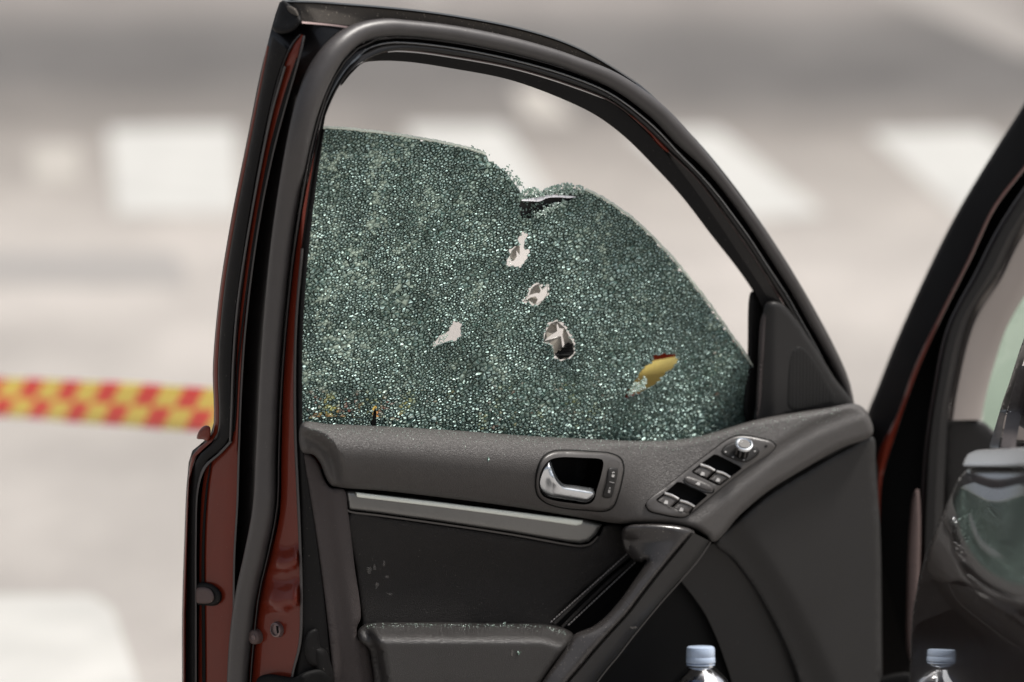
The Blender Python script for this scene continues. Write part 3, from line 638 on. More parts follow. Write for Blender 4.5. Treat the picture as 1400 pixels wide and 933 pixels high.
# inner door handle
BEZ = [(733, 665), (735, 645), (743, 626), (756, 618), (775, 616.5), (805, 618), (835, 621), (848, 628), (852, 640), (850, 655), (844, 678), (838, 692), (828, 698), (800, 697), (765, 693), (745, 686), (736, 677)]
loft('handle_gap', [(BEZ+BEZ[:1], lambda x, y: on_pad(x, y)+.0012), ([(792+(x-792)*1.035, 657+(y-657)*1.045) for x, y in BEZ+BEZ[:1]], lambda x, y: on_pad(x, y)+.0006)], M['gap'], D, n=90)
bz = lambda x, y: .030+.0*x+.012*sstep((np.asarray(x)-730)/120.)*0+.004
def bez_o(x, y): return on_pad(x, y)+.0005
pad('handle_bezel', BEZ, M['bezel'], D, base=bez_o, h=.004, r=3.5, step=4, bstep=2.2, holes=[cupb], skirt=.012)
loft('handle_cup_wall', [(CUP+CUP[:1], lambda x, y: bez_o(x, y)+.0041), (CUP+CUP[:1], lambda x, y: bez_o(x, y)*0+.0), ([(781+(x-781)*.9, 656+(y-656)*.85) for x, y in CUP+CUP[:1]], -.006)], M['pocket'], D, n=80)
pad('handle_cup', CUP, M['pocket'], D, base=-.004, h=.001, r=4, step=6, bstep=4, extra=lambda x, y: .010*np.exp(-((np.asarray(x)-798+(np.asarray(y)-650)*.25)/5.)**2))
LEV = [(751.5, 629), (755, 636), (759, 648), (764, 657), (770, 661.5), (785, 663.5), (800, 666), (813, 668.5), (814, 673), (810, 682), (803, 687), (785, 685), (765, 682), (748, 679), (738, 672), (734.5, 662), (737, 648), (743, 635)]
def lev_o(x, y):
    x = np.asarray(x, float); y = np.asarray(y, float)
    top = np.interp(x, [735, 751, 760, 770, 813], [640, 629, 650, 661, 668])
    return bez_o(x, y)-.006+.010*sstep((x-736)/25.)*sstep((y-top)/9.)+.004*np.exp(-(((x-757)/9.)**2+((y-655)/9.)**2))
pad('door_lever', LEV, M['chrome'], D, base=lev_o, h=.007, r=6, step=2.5, bstep=1.8, skirt=.012, sharp=80)
pad('lock_recess', [(833, 631), (840, 630), (846, 633), (845, 640), (836, 682), (833, 689), (825, 690), (821, 686), (822, 680), (831, 642)], M['switch'], D, base=lambda x, y: bez_o(x, y)+.0042, h=-.0012, r=2.5, step=3, bstep=1.6, skirt=.002)
pad('lock_button', [(833, 640), (844.5, 640.5), (845, 646), (840.5, 666), (835.5, 680.5), (824, 680.5), (824, 677), (829, 660)], M['dark_plastic'], D, base=lambda x, y: bez_o(x, y)+.003, h=.004, r=2.5, step=3, bstep=1.6)
def icon(name, polys, base, h=.0006):
    V = []; Fc = []
    for p_ in polys:
        q = np.array(p_, float); s = len(V)
        V += list(P(q[:, 0], q[:, 1], base(q[:, 0], q[:, 1])+h)); n = len(q)
        V += list(P(q[:, 0], q[:, 1], base(q[:, 0], q[:, 1])+h-.0008))
        Fc.append(tuple(range(s, s+n))); Fc += [(s+i, s+n+i, s+n+(i+1) % n, s+(i+1) % n) for i in range(n)]
    return mk(name, V, Fc, M['print'], D, smooth=False)
lb = lambda x, y: bez_o(x, y)+.0071
icon('lock_symbol', [[(836.5, 646.5), (838.5, 644.8), (840.6, 646), (839.8, 647.2), (838.4, 646.4), (837.6, 647.8)], [(836.5, 648.8), (840.4, 649.3), (839.6, 653), (836, 652.4)]], lb)
icon('lock_symbol', [[(832.4, 667.5), (833.8, 666), (835.2, 667.6), (834.6, 669), (833.6, 667.8), (832.6, 669)], [(831.6, 669.6), (834.8, 670), (834, 674.6), (831, 674)]], lb)
icon('switch_mark', [[(833.5, 658.6), (840, 660.2), (839.8, 661), (833.3, 659.4)]], lb)

# ------------------------------------------------------------ window switch console on the ledge
CON = [(883, 690), (888, 698), (905, 703), (923, 706.5), (935, 707), (943, 703), (970, 681), (1014, 646), (1056, 617), (1060, 610), (1054, 604), (1040, 600), (1025, 597), (1008, 596.5), (995, 601), (975, 615), (946, 637), (907, 668), (888, 682)]
cb = lambda d: (lambda x, y: on_pad(x, y)+d)
loft('console_gap', [(CON+CON[:1], cb(.0018)), ([(970+(x-970)*1.018, 652+(y-652)*1.03) for x, y in CON+CON[:1]], cb(.0004))], M['gap'], D, n=100)
pad('switch_console', CON, M['bezel'], D, base=cb(.0008), h=.0022, r=2.5, step=4, bstep=2.2, holes=[R1, R2], skirt=.004)
for rr in (R1, R2):
    c_ = np.mean(np.array(rr), 0)
    loft('switch_well', [(rr+rr[:1], cb(.0030)), (rr+rr[:1], cb(-.010)), ([tuple(c_+(np.array(p_)-c_)*.8) for p_ in rr+rr[:1]], cb(-.011)), ([tuple(c_+(np.array(p_)-c_)*.02) for p_ in rr+rr[:1]], cb(-.011))], M['pocket'], D, n=60)
def wswitch(poly, ca, cb_, ic):
    pad('window_switch', poly, M['bezel'], D, base=cb(-.004), h=.0068, r=2.2, step=2.5, bstep=1.5, skirt=.006, smooth_outline=False)
    tube('switch_edge', [ca, ((ca[0]+cb_[0])/2+.4, (ca[1]+cb_[1])/2-1.2), cb_], .0017, M['chrome_soft'], D, n=12, seg=8, o=cb(.0038))
    x, y = ic
    icon('window_symbol', [[(x-2.5, y+1), (x-.2, y-3), (x+3.4, y-1.6), (x+3, y+2.6), (x-2.2, y+1.8)]], cb(.0031))
wswitch([(958, 636), (977, 644), (966, 655), (946, 646)], (957.5, 635.5), (977, 643.5), (960, 648))
wswitch([(980, 645), (998, 653), (984, 664), (968, 656)], (979.5, 644.5), (998, 652.5), (981, 656.5))
wswitch([(909, 675), (928, 683.5), (916, 695), (897, 685.5)], (908.5, 674.5), (927.5, 682.5), (910, 687))
wswitch([(930, 685), (949, 693), (941, 703), (918, 695.5)], (929.5, 684.5), (949, 692.5), (931, 697))
pad('child_lock_button', [(935, 655), (937, 652), (941, 651.5), (970, 663), (974, 667), (973, 671), (968, 671.5), (938, 659)], M['switch'], D, base=cb(.0022), h=.0028, r=2.4, step=3, bstep=1.6)
loft('button_gap', [([(934, 656), (937, 660.5), (968, 673.5), (974, 672.5), (976, 668)], cb(.0034)), ([(933.4, 657), (936.5, 662), (968.3, 675), (975.5, 674), (977, 668.5)], cb(.0031))], M['gap'], D, n=30)
icon('window_symbol', [[(951, 662), (954, 659), (957.5, 660.5), (956.5, 664.2)]], cb(.0052))
KP = [(986.5, 617), (990, 611), (999, 606), (1012, 604), (1030, 609), (1037.5, 614), (1038, 619), (1030, 627), (1021, 632), (1014, 632), (1000, 627), (988, 621)]
pad('mirror_switch_plate', KP, M['dark_plastic'], D, base=cb(.0022), h=.0022, r=2.5, step=3, bstep=1.6)
loft('plate_rim', [([(1012+(x-1012)*1.04, 618+(y-618)*1.05) for x, y in KP+KP[:1]], cb(.0034)), ([(1012+(x-1012)*1.0, 618+(y-618)*1.0) for x, y in KP+KP[:1]], cb(.0044))], M['bezel'], D, n=50)
kc = Vector(P(1014, 621, float(on_pad(np.array([1014.]), np.array([621.]))[0])+.004)); kax = Vector((.12, -.55, .83)).normalized()
kp = []
lathe('mirror_knob', [(.0092, 0), (.0095, .002), (.0092, .0155), (.0100, .0160), (.0108, .0165)], kc, M['pocket'], D, seg=28, axis=kax)
lathe('knob_ring', [(.0104, .0155), (.0122, .0165), (.0126, .0185), (.0120, .0205), (.0102, .0212), (.0088, .0204), (.0080, .0200), (0, .0203)], kc, M['chrome'], D, seg=36, axis=kax)
lathe('knob_cap', [(.0082, .0202), (.0078, .0207), (0, .0207)], kc, M['bezel'], D, seg=28, axis=kax)
u_ = kax.orthogonal().normalized(); v_ = kax.cross(u_)
for k in range(9):
    a = 2*math.pi*k/9; c = kc+(u_*math.cos(a)+v_*math.sin(a))*.0094
    lathe('knob_rib', [(.0012, .003), (.0012, .0150)], c, M['bezel'], D, seg=6, axis=kax)
icon('mirror_symbol', [[(1012, 604.3), (1015, 602.9), (1016.4, 604.2), (1013.2, 605.4)]], lambda x, y: on_pad(x, y)+.0255)
for (x, y) in ((992, 618), (1002, 625), (1017, 629), (1032, 617)):
    icon('mirror_symbol', [[(x-1.5, y), (x, y-1.4), (x+1.8, y), (x, y+1.4)]], cb(.0046))
pad('indicator_lamp', [(1045.5, 609.5), (1048, 608.6), (1049.6, 610), (1048, 611.6), (1045.8, 611.2)], M['gap'], D, base=cb(.0030), h=.001, r=1, step=2, bstep=1, skirt=.002)

# ------------------------------------------------------------ shattered window
GL = [(404, 600), (406, 461), (416, 340), (428, 240), (440, 176), (443, 174), (470, 176), (500, 179), (560, 187), (600, 194), (640, 203), (664, 211), (673, 219), (690, 232), (698, 244), (704, 252), (713, 263), (720, 266), (735, 264), (760, 260), (786, 256), (800, 259), (830, 275), (870, 304), (910, 343), (940, 378), (970, 417), (1000, 459), (1020, 487), (1033, 508), (1036, 530), (1035, 555), (1028, 580), (1020, 605), (900, 625), (700, 625)]
GLB = np.array(spline(GL, 420, closed=True, smooth=False))
def z5(pts): return [(560+a/4.667, 300+b/4.667) for a, b in pts]
H1 = z5([(640, 240), (650, 200), (690, 165), (703, 175), (716, 100), (735, 82), (728, 180), (742, 212), (725, 282), (700, 300), (660, 292), (605, 279), (650, 268)])
H2 = z5([(760, 492), (778, 440), (800, 422), (822, 412), (850, 445), (880, 418), (880, 478), (852, 520), (800, 547), (765, 520), (722, 528), (745, 500)])
H3 = z5([(853, 782), (868, 720), (900, 665), (940, 650), (988, 690), (1020, 750), (1048, 800), (1046, 860), (1000, 892), (950, 895), (920, 855), (915, 805), (890, 790)])
H4 = z5([(135, 818), (190, 750), (250, 718), (265, 680), (285, 662), (315, 670), (328, 715), (320, 745), (290, 765), (200, 790)])
H5 = [(856.7, 542), (866, 525), (878, 509.5), (892, 498), (897, 487), (909, 485), (922, 486), (924, 497), (907, 511), (893, 527), (878, 534.5), (866, 540)]
HC = [(713.5, 274), (724, 274), (736, 271), (750, 268.5), (786, 269), (770, 277), (747, 284), (733, 297), (714, 298)]
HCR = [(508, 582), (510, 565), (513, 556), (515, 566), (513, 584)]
HOLES = [np.array(h, float) for h in (H1, H2, H3, H4, H5, HC, HCR)]
HC_ = [(711, 350, 26), (737, 403, 26), (765, 467, 34), (613, 458, 30), (893, 513, 42)]
def gl_o(x, y):
    """sheet of glass behind the belt line; slightly bowed and dented round the holes"""
    x = np.asarray(x, float); y = np.asarray(y, float)
    o = -.040 + .003*np.sin(x*.011+y*.006)+.0015*np.sin(x*.037-y*.021)+.0012*np.sin(x*.013+y*.052)
    o = o+.006*sstep((x-820)/200.)*np.sin((x+y)*.03)
    for hx, hy, hr in HC_:
        d2 = ((x-hx)**2+(y-hy)**2)/hr**2; o = o+.005*np.exp(-d2*1.2)-.003*np.exp(-d2*.35)
    return o
def near(p):
    return max([math.exp(-(((p[0]-hx)/hr)**2+((p[1]-hy)/hr)**2)*.9) for hx, hy, hr in HC_])
def granules(name, outline, holes, sp, mat_, ofun, parent, hgt=.0022, aniso=True, spikes=.9):
    ca, sa = math.cos(R(-24)), math.sin(R(-24)); TM = np.array([[ca, -sa], [sa, ca]]) @ np.diag([1.22, .84]); TI = np.linalg.inv(TM)
    of0 = ofun; ofun = lambda x, y: of0(TM[0, 0]*x+TM[0, 1]*y, TM[1, 0]*x+TM[1, 1]*y)
    pix = lambda c: TM @ c
    outline = np.asarray(outline, float) @ TI.T; holes = [h @ TI.T for h in holes]
    B = np.asarray(outline, float); mn, mx = B.min(0)-10, B.max(0)+10
    xs, ys = np.meshgrid(np.arange(mn[0], mx[0], sp), np.arange(mn[1], mx[1], sp*.95))
    xs = xs+(np.arange(xs.shape[0]) % 2)[:, None]*sp/2
    p = np.c_[xs.ravel(), ys.ravel()]; p = p+rng.uniform(-.42, .42, p.shape)*sp
    # swirl the lattice so rows never line up
    p = p+np.c_[7*np.sin(p[:, 1]*.031+p[:, 0]*.011), 7*np.sin(p[:, 0]*.027-p[:, 1]*.013)]
    if aniso:  # drop points by a slow noise so granule size varies
        keep = np.array([noise.noise(Vector((a*.02, b*.02, 3)))*.7+rng.random() > .10 for a, b in p]); p = p[keep]
    d, _, _ = segdist(p[:, 0], p[:, 1], B); p = p[inside(p[:, 0], p[:, 1], B) | (d < sp*2.2)]
    vs, es, fs, *_ = geometry.delaunay_2d_cdt([Vector(a) for a in p], [], [], 0, 1e-6)
    vs = np.array([tuple(v) for v in vs]); tri = np.array([f for f in fs if len(f) == 3])
    A_, B_, C_ = vs[tri[:, 0]], vs[tri[:, 1]], vs[tri[:, 2]]
    dd = 2*(A_[:, 0]*(B_[:, 1]-C_[:, 1])+B_[:, 0]*(C_[:, 1]-A_[:, 1])+C_[:, 0]*(A_[:, 1]-B_[:, 1])); dd[np.abs(dd) < 1e-9] = 1e-9
    a2, b2, c2 = (A_**2).sum(1), (B_**2).sum(1), (C_**2).sum(1)
    ux = (a2*(B_[:, 1]-C_[:, 1])+b2*(C_[:, 1]-A_[:, 1])+c2*(A_[:, 1]-B_[:, 1]))/dd
    uy = (a2*(C_[:, 0]-B_[:, 0])+b2*(A_[:, 0]-C_[:, 0])+c2*(B_[:, 0]-A_[:, 0]))/dd
    cc = np.c_[ux, uy]; cenT = (A_+B_+C_)/3
    far = np.hypot(*(cc-cenT).T) > sp*1.6; cc[far] = cenT[far]
    # pull circumcentres onto the outline / hole rims
    out = ~inside(cc[:, 0], cc[:, 1], B); _, bx, by = segdist(cc[:, 0], cc[:, 1], B); cc[out] = np.c_[bx, by][out]
    for h in holes:
        inn = inside(cc[:, 0], cc[:, 1], h); _, bx, by = segdist(cc[:, 0], cc[:, 1], h); cc[inn] = np.c_[bx, by][inn]
    ring = [[] for _ in vs]
    for ti, t in enumerate(tri):
        for v in t: ring[v].append(ti)
    ok = inside(vs[:, 0], vs[:, 1], B)
    for h in holes: ok &= ~inside(vs[:, 0], vs[:, 1], h) & (segdist(vs[:, 0], vs[:, 1], h)[0] > .9)
    V2 = []; O2 = []; Fc = []; fl = []; ce = []
    rim_o = ofun(cc[:, 0], cc[:, 1])-hgt*.9+rng.normal(0, hgt*.12, len(cc))
    V2 = [tuple(c) for c in cc]; O2 = list(rim_o)
    for i in np.nonzero(ok)[0]:
        r_ = ring[i]
        if len(r_) < 3: continue
        q = cc[r_]; c0 = q.mean(0); an = np.arctan2(q[:, 1]-c0[1], q[:, 0]-c0[0]); od = np.argsort(an); r_ = [r_[k] for k in od]; q = cc[r_]
        size = np.hypot(*(q-c0).T).mean()
        if size < .7: continue
        pc = pix(c0); wv_ = noise.noise_vector(Vector((pc[0]*.022, pc[1]*.022, 1))); tilt = rng.normal(0, .40, 2)+np.array([wv_[0], wv_[1]])*.55; s0 = len(V2); ins = rng.uniform(.5, .78); oc = float(ofun(c0[0], c0[1])); cr = rng.random()
        cr = min(1, cr*(.85+.35*float(np.clip((700-pix(c0)[0])/300, 0, 1)))) * float(1-.75*near(pix(c0)))*(1-.45*max(0, min(1, .5+1.8*noise.noise(Vector((pc[0]*.03, pc[1]*.02, 7))))))
        sh = rng.normal(0, .10, 2)*size; k = len(r_)
        for pt in q:
            v = c0+sh+(pt-c0)*ins*rng.uniform(.85, 1.1); V2.append(tuple(v))
            O2.append(oc+hgt*.3+float(np.dot((v-c0), tilt))*.00096*spikes+rng.normal(0, .00018))
        # top: split in a fan from an off-centre peak, each facet with its own tilt
        V2.append(tuple(c0+sh*2)); O2.append(oc+hgt*rng.uniform(.2, .75)); pk = len(V2)-1
        for j in range(k):
            j2 = (j+1) % k
            Fc.append((s0+j, s0+j2, pk)); fl.append(rng.random()); ce.append(cr)
            Fc.append((r_[j], r_[j2], s0+j2, s0+j)); fl.append(rng.random()*.80); ce.append(cr*.8)
    V2 = np.array(V2) @ TM.T; W = P(V2[:, 0], V2[:, 1], np.array(O2))
    c = Vector((W.min(0)+W.max(0))/2); m = bpy.data.meshes.new(name); m.from_pydata([tuple(v) for v in W-np.array(c)], [], Fc); m.update()
    m.materials.append(mat_)
    for nm, arr in (('flash', fl), ('cell', ce)):
        at = m.attributes.new(nm, 'FLOAT', 'FACE'); at.data.foreach_set('value', np.array(arr, dtype=np.float32))
    o = bpy.data.objects.new(name, m); COL.objects.link(o); WL[o] = c; o.parent = parent; o.location = c-WL[parent]; o['kind'] = 'stuff'
    return o
gl = granules('shattered_window_glass', GLB, HOLES, 3.9, M['crazed'], gl_o, D)
gl['label'] = 'crazed green safety glass, still hanging together, with a notched top and bullet-like holes'
# ground top edge of the glass, 4 mm thick
def edge_strip(pts, wpx, name='glass_edge'):
    q = spline(pts, 160); T = np.gradient(q, axis=0); T /= np.linalg.norm(T, axis=1)[:, None]; Nn = np.c_[T[:, 1], -T[:, 0]]
    jag = rng.normal(0, .35, len(q)); rws = []
    for a, d in ((0, -.004), (wpx*.5, -.004), (wpx*.6, 0.0), (0, .0016), (-1.2, .0008)):
        v = q+Nn*(a+(jag if a else 0*jag))[:, None]; rws.append(P(v[:, 0], v[:, 1], gl_o(v[:, 0], v[:, 1])+d))
    return mk(name, np.vstack(rws), grid_faces(5, 160), M['glass_edge'], D, sharp=60)
edge_strip([(440, 175), (470, 176.5), (500, 179.5), (560, 187.5), (600, 194.5), (640, 203.5), (664, 211.5)], 4.6)
edge_strip([(800, 259), (830, 275), (870, 304), (910, 343), (940, 378), (970, 417), (1000, 459), (1020, 487), (1033, 508), (1036, 530), (1035, 555)], 4.2)

def crumbs(name, spots, parent=None, place=P, mt='crumb', kind='stuff'):
    """loose granules: irregular little blocks"""
    V = []; Fc = []; fl = []; ce = []
    for x, y, o, s in spots:
        c = place(x, y, o); k0 = len(V); n = 7; cr = rng.random()
        up = rng.normal(0, 1, 3); up /= np.linalg.norm(up); a = np.cross(up, rng.normal(0, 1, 3)); a /= np.linalg.norm(a); b = np.cross(up, a)
        nn = int(rng.integers(4, 7))
        for lv, rr in ((-.5, .8), (.1, 1.0), (.5, .6)):
            for k in range(nn):
                t = 2*math.pi*(k+.2*rng.normal())/nn; V.append(c+s*(a*math.cos(t)*rr+b*math.sin(t)*rr*.75+up*lv*.9))
        for l in range(2):
            for k in range(nn):
                Fc.append((k0+l*nn+k, k0+l*nn+(k+1) % nn, k0+(l+1)*nn+(k+1) % nn, k0+(l+1)*nn+k)); fl.append(rng.random()); ce.append(cr)
        Fc.append(tuple(range(k0, k0+nn))[::-1]); fl.append(rng.random()); ce.append(cr)
        Fc.append(tuple(range(k0+2*nn, k0+3*nn))); fl.append(rng.random()); ce.append(cr)
    o = mk(name, V, Fc, M[mt], parent, smooth=False, kind=kind)
    if len(o.data.polygons) == len(fl):
        for nm, arr in (('flash', fl), ('cell', ce)):
            at = o.data.attributes.new(nm, 'FLOAT', 'FACE'); at.data.foreach_set('value', np.array(arr, dtype=np.float32))
    return o
sp = []
def go(x, y): return float(gl_o(x, y))
for _ in range(60):   # loose frill above the notch slope
    t = rng.random(); x = 688+t*22+rng.normal(0, 2.6)+3; y = 234+t*24+rng.normal(0, 3.2)-4; sp.append((x, y, go(x, y)-.002, rng.uniform(.0010, .0022)))
for _ in range(330):  # mound right of the notch
    t = rng.random(); x = 708+t*90; top = np.interp(x, [706, 715, 730, 740, 750, 765, 785, 798], [266, 260, 256, 262, 257, 251, 250, 257]); bot = np.interp(x, [706, 735, 760, 800], [274, 269, 266, 266])
    y = top+rng.random()*(bot-top); sp.append((x, y, go(x, y)+rng.uniform(.001, .006), rng.uniform(.0012, .0027)))
for _ in range(110):
    t = rng.random(); x = 731+t*42+rng.normal(0, 2); y = 296-t*20+rng.normal(0, 3); sp.append((x, y, go(x, y)+.003, rng.uniform(.0011, .0022)))
for _ in range(26):
    t = rng.random(); x = 645+t*25; y = 203+t*11+rng.normal(0, 1.2)-2; sp.append((x, y, go(x, y), rng.uniform(.0008, .0014)))
for h in (H1, H2, H3):  # powdered rims of the holes
    q = spline(h, 60, closed=True)
    for x, y in q:
        if rng.random() < .4: sp.append((x+rng.normal(0, .8), y+rng.normal(0, .8), go(x, y)+.001, rng.uniform(.0006, .0012)))
crumbs('glass_crumbs', sp, D)
# torn film inside the holes, with star shaped tears
def film(name, outer, hole, m_=None, d=-.003, jit=.0015):
    outer = np.array(outer, float); hs_ = [np.array(hole, float)] if hole is not None else []
    loops = [[Vector((a, b, 0)) for a, b in outer]]+[[Vector((a, b, 0)) for a, b in h] for h in hs_]
    A = np.vstack([outer]+hs_); tr = geometry.tessellate_polygon(loops)
    o = gl_o(A[:, 0], A[:, 1])+d+rng.normal(0, jit, len(A))
    W = P(A[:, 0], A[:, 1], o); n = len(W); W = np.vstack([W, P(A[:, 0], A[:, 1], o-.0012)])
    Fc = [tuple(t) for t in tr]+[tuple(n+i for i in t)[::-1] for t in tr]
    return mk(name, W, Fc, m_ or M['film'], D, smooth=False)
film('torn_film', z5([(640, 240), (650, 200), (690, 165), (703, 175), (702, 228), (680, 200), (684, 236), (668, 262), (650, 268)]), None)
film('torn_film', H2, z5([(824, 418), (848, 450), (877, 424), (877, 478), (851, 517), (803, 543), (818, 512), (804, 492), (775, 498), (732, 522), (762, 485), (812, 470), (830, 472), (836, 456)]))
film('torn_film', H3, z5([(862, 776), (878, 757), (905, 738), (942, 714), (938, 680), (942, 664), (954, 694), (982, 700), (975, 740), (988, 798), (976, 822), (966, 747), (940, 748), (890, 768)]))
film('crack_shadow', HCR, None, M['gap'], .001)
film('torn_film', z5([(925, 868), (938, 850), (948, 835), (962, 838), (974, 818), (988, 815), (995, 796), (1012, 785), (1030, 796), (1047, 790), (1040, 820), (1052, 845), (1036, 866), (1012, 888), (990, 882), (962, 897), (945, 880)]), None, M['gap'], .002)
crumbs('hole_crumbs', [(x, y, go(x, y)+.002, rng.uniform(.0008, .0016)) for x, y in zip(rng.uniform(590, 612, 50), [0]*50) for y in [475-(x-590)*.75+rng.normal(0, 2.5)]]
       + [(x, y, go(x, y)+.002, rng.uniform(.0011, .0020)) for x in rng.uniform(859, 884, 190) for y in [539-(x-857)*.62+rng.normal(0, 4.2)] if inside(np.array([x]), np.array([y]), np.array(H5))[0]], D)
# dark cavity behind the notch with a bright torn strip over it
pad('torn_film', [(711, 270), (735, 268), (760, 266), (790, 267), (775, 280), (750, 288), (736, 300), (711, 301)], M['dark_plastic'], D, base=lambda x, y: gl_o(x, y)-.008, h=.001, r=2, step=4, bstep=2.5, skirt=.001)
M['strip'] = mat('torn_pale_film', (.8, .78, .8), .25)
loft('torn_strip', [([(713, 272.5), (725, 271.5), (738, 268.5), (750, 266.5), (765, 267), (780, 268), (788, 269)], lambda x, y: gl_o(x, y)+.004), ([(713.5, 275), (725, 275.2), (738, 275.5), (748, 271), (765, 270), (778, 271), (787, 270)], lambda x, y: gl_o(x, y)+.006)], M['strip'], D, n=40, sharp=None)
crumbs('hole_crumbs', [(x, y, go(x, y)-.004, rng.uniform(.0008, .0018)) for x, y in zip(rng.uniform(715, 762, 120), rng.uniform(276, 297, 120)) if y < 297-(x-730)*.55], D, mt='crazed')
pad('glass_slot', [(413, 577), (700, 590), (900, 600), (1032, 572), (1032, 590), (900, 620), (413, 600)], M['gap'], D, base=-.075, h=.001, r=3, step=30, bstep=12)

# tiny chips lying on the trim ledges
sp = []
for _ in range(620):
    x = rng.uniform(420, 1150); yt = np.interp(x, [413, 600, 800, 915, 980, 1090, 1166], [579, 588, 600, 602, 590, 564, 552]); y = yt+abs(rng.normal(0, 9))+1.5
    dd_, _, _ = segdist([x], [y], PADB); prf = math.sqrt(max(0, 1-(1-min(1, dd_[0]/9))**2))
    sp.append((x, y, float(pad_o(np.array([x]), np.array([y]))[0])+.014*prf+.0003, rng.uniform(.0003, .0008)))
for _ in range(240):
    x = rng.uniform(500, 775); y = np.interp(x, [489, 510, 740, 780], [858, 852.5, 854, 866])+abs(rng.normal(0, 3)); sp.append((x, y, float(arm_o(x, y))+.012, rng.uniform(.0004, .0009)))
crumbs('glass_dust', sp, D)

M['smudge'] = mat('dusty_smudge', (.16, .15, .14), .8, alpha=.45, var=(300, .4))
for (x, y, a, b) in ((504, 779, 4, 6), (512, 776, 3, 5), (525, 770, 2.5, 5), (529, 789, 4, 3), (515, 800, 3, 7), (533, 812, 6, 2.5), (700, 893, 2, 5), (866, 858, 8, 2)):
    q = [(x+a*math.cos(t)*rng.uniform(.5, 1.1), y+b*math.sin(t)*rng.uniform(.5, 1.1)) for t in np.linspace(0, 2*math.pi, 11)[:-1]]
    f_ = ins_o if x < 600 else (arm_o if x < 800 else gh_o)
    pad('dust_smudge', q, M['smudge'], D, base=(lambda X, Y, f_=f_, k=(.0054 if x < 600 else .0123 if x < 800 else .0083): f_(X, Y)+k), h=.0001, r=1, step=3, bstep=1.5, skirt=.0002)

# loose bits big enough to see, resting on the trim
def chip(x, y, o, s, label, mt='crumb', n=5):
    c = crumbs('glass_chip', [(x+rng.normal(0, s*600), y+rng.normal(0, s*600), o+rng.uniform(0, s*.4), s*rng.uniform(.6, 1)) for _ in range(n)], None, mt=mt, kind=None)
    thing(c, label, 'glass chip', 'loose glass chips on the door trim')
chip(668, 627, float(pad_o(np.array([668.]), np.array([627.]))[0])+.014, .0018, 'dark speck of glass stuck to the padded ledge, left of the door lever', 'crazed', 6)
chip(689, 851, float(arm_o(689, 854))+.012, .0022, 'pale green glass chip lying on the top edge of the armrest', 'crumb', 4)
chip(709, 893, float(arm_o(709, 893))+.0125, .0019, 'dark glass sliver stuck to the front of the armrest', 'crazed', 6)

# ------------------------------------------------------------ wing mirror outside the door, behind the glass
mirror_pts = [(850, 560), (858, 500), (885, 470), (940, 458), (1000, 462), (1022, 490), (1026, 560), (1010, 610), (870, 610)]
def wing():
    B = spline(mirror_pts, 40, closed=True); c0 = B.mean(0); rws = []
    for s_, o in ((.15, -.34), (.6, -.33), (.9, -.30), (1.0, -.26), (1.0, -.18), (.94, -.155), (.2, -.15)):
        q = c0+(B-c0)*s_; rws.append(P(q[:, 0], q[:, 1], o))
    return mk('wing_mirror', np.vstack(rws), grid_faces(7, 40, closed_c=True), M['paint'], D)
wing()

# ------------------------------------------------------------ rest of the car
def qloft(name, rails, m_, n=60, parent=car, **kw): return loft(name, rails, m_, parent, n=n, place=Q, **kw)
AP = [(1430, 90), (1400, 143), (1358.5, 208), (1307, 294), (1264, 380), (1225, 467), (1199, 533), (1184, 572), (1178, 640), (1178, 760)]
AR = [(1432, 185), (1400, 228), (1358, 283), (1324, 354), (1286, 428), (1251, 500), (1227, 566), (1202, 618), (1197, 660), (1197, 760)]
AR2 = [(1434, 188), (1402, 231), (1360.5, 286), (1327, 356.5), (1290, 430), (1257, 502), (1240, 547), (1222, 600), (1206, 656), (1202, 760)]
AS = [(1440, 205), (1400, 256), (1362, 315), (1333, 372), (1294, 449), (1276, 533), (1264, 616), (1259, 700), (1257, 760), (1256, 960)]
AS2 = [(1450, 235), (1400, 306), (1384, 335), (1367, 372), (1328, 432), (1302, 533), (1296, 575), (1292, 640), (1290, 700), (1290, 960)]
AB2 = [(1470, 300), (1420, 375), (1400, 406), (1376, 449), (1362, 490), (1350, 533), (1341, 574)]
qloft('windscreen_pillar', [(AP, 5.85), (AP, 5.68), ([(x+6, y+2) for x, y in AP], 5.65), (AR, 5.60), (AR, 5.75)], M['pocket'])
qloft('pillar_paint_line', [(AR, 5.595), ([(x*.5+u*.5-1, y*.5+v*.5) for (x, y), (u, v) in zip(AR, AR2)], 5.588), (AR2, 5.595)], M['paint'])
qloft('pillar_gap', [(AR2, 5.60), (AR2, 5.66), ([(x+2, y) for x, y in AS], 5.64)], M['gap'])
qloft('pillar_seal', [(AS, 5.60), ([(x*.75+u*.25, y*.75+v*.25) for (x, y), (u, v) in zip(AS, AS2)], 5.575), ([(x*.35+u*.65, y*.35+v*.65) for (x, y), (u, v) in zip(AS, AS2)], 5.575), (AS2, 5.60)], M['dark_plastic'])
AB1 = AS2[:7]
qloft('pillar_trim', [(AB1, 5.62), ([(x*.85+u*.15, y*.85+v*.15) for (x, y), (u, v) in zip(AB1, AB2)], 5.60), ([(x*.3+u*.7, y*.3+v*.7) for (x, y), (u, v) in zip(AB1, AB2)], 5.61), (AB2, 5.66)], M['beige'])
qloft('pillar_seal_edge', [(AS, 5.572), ([(x+2.2, y+.6) for x, y in AS], 5.570)], M['seal'])
def qpad(name, outline, m_, Y, h=.01, r=6, parent=car, **kw):
    f = (lambda x, y: Y(x, y)) if callable(Y) else (lambda x, y: 0*np.asarray(x)+Y)
    return pad(name, outline, m_, parent, base=f, h=-h, r=r, place=Q, skirt=-.03, **kw)
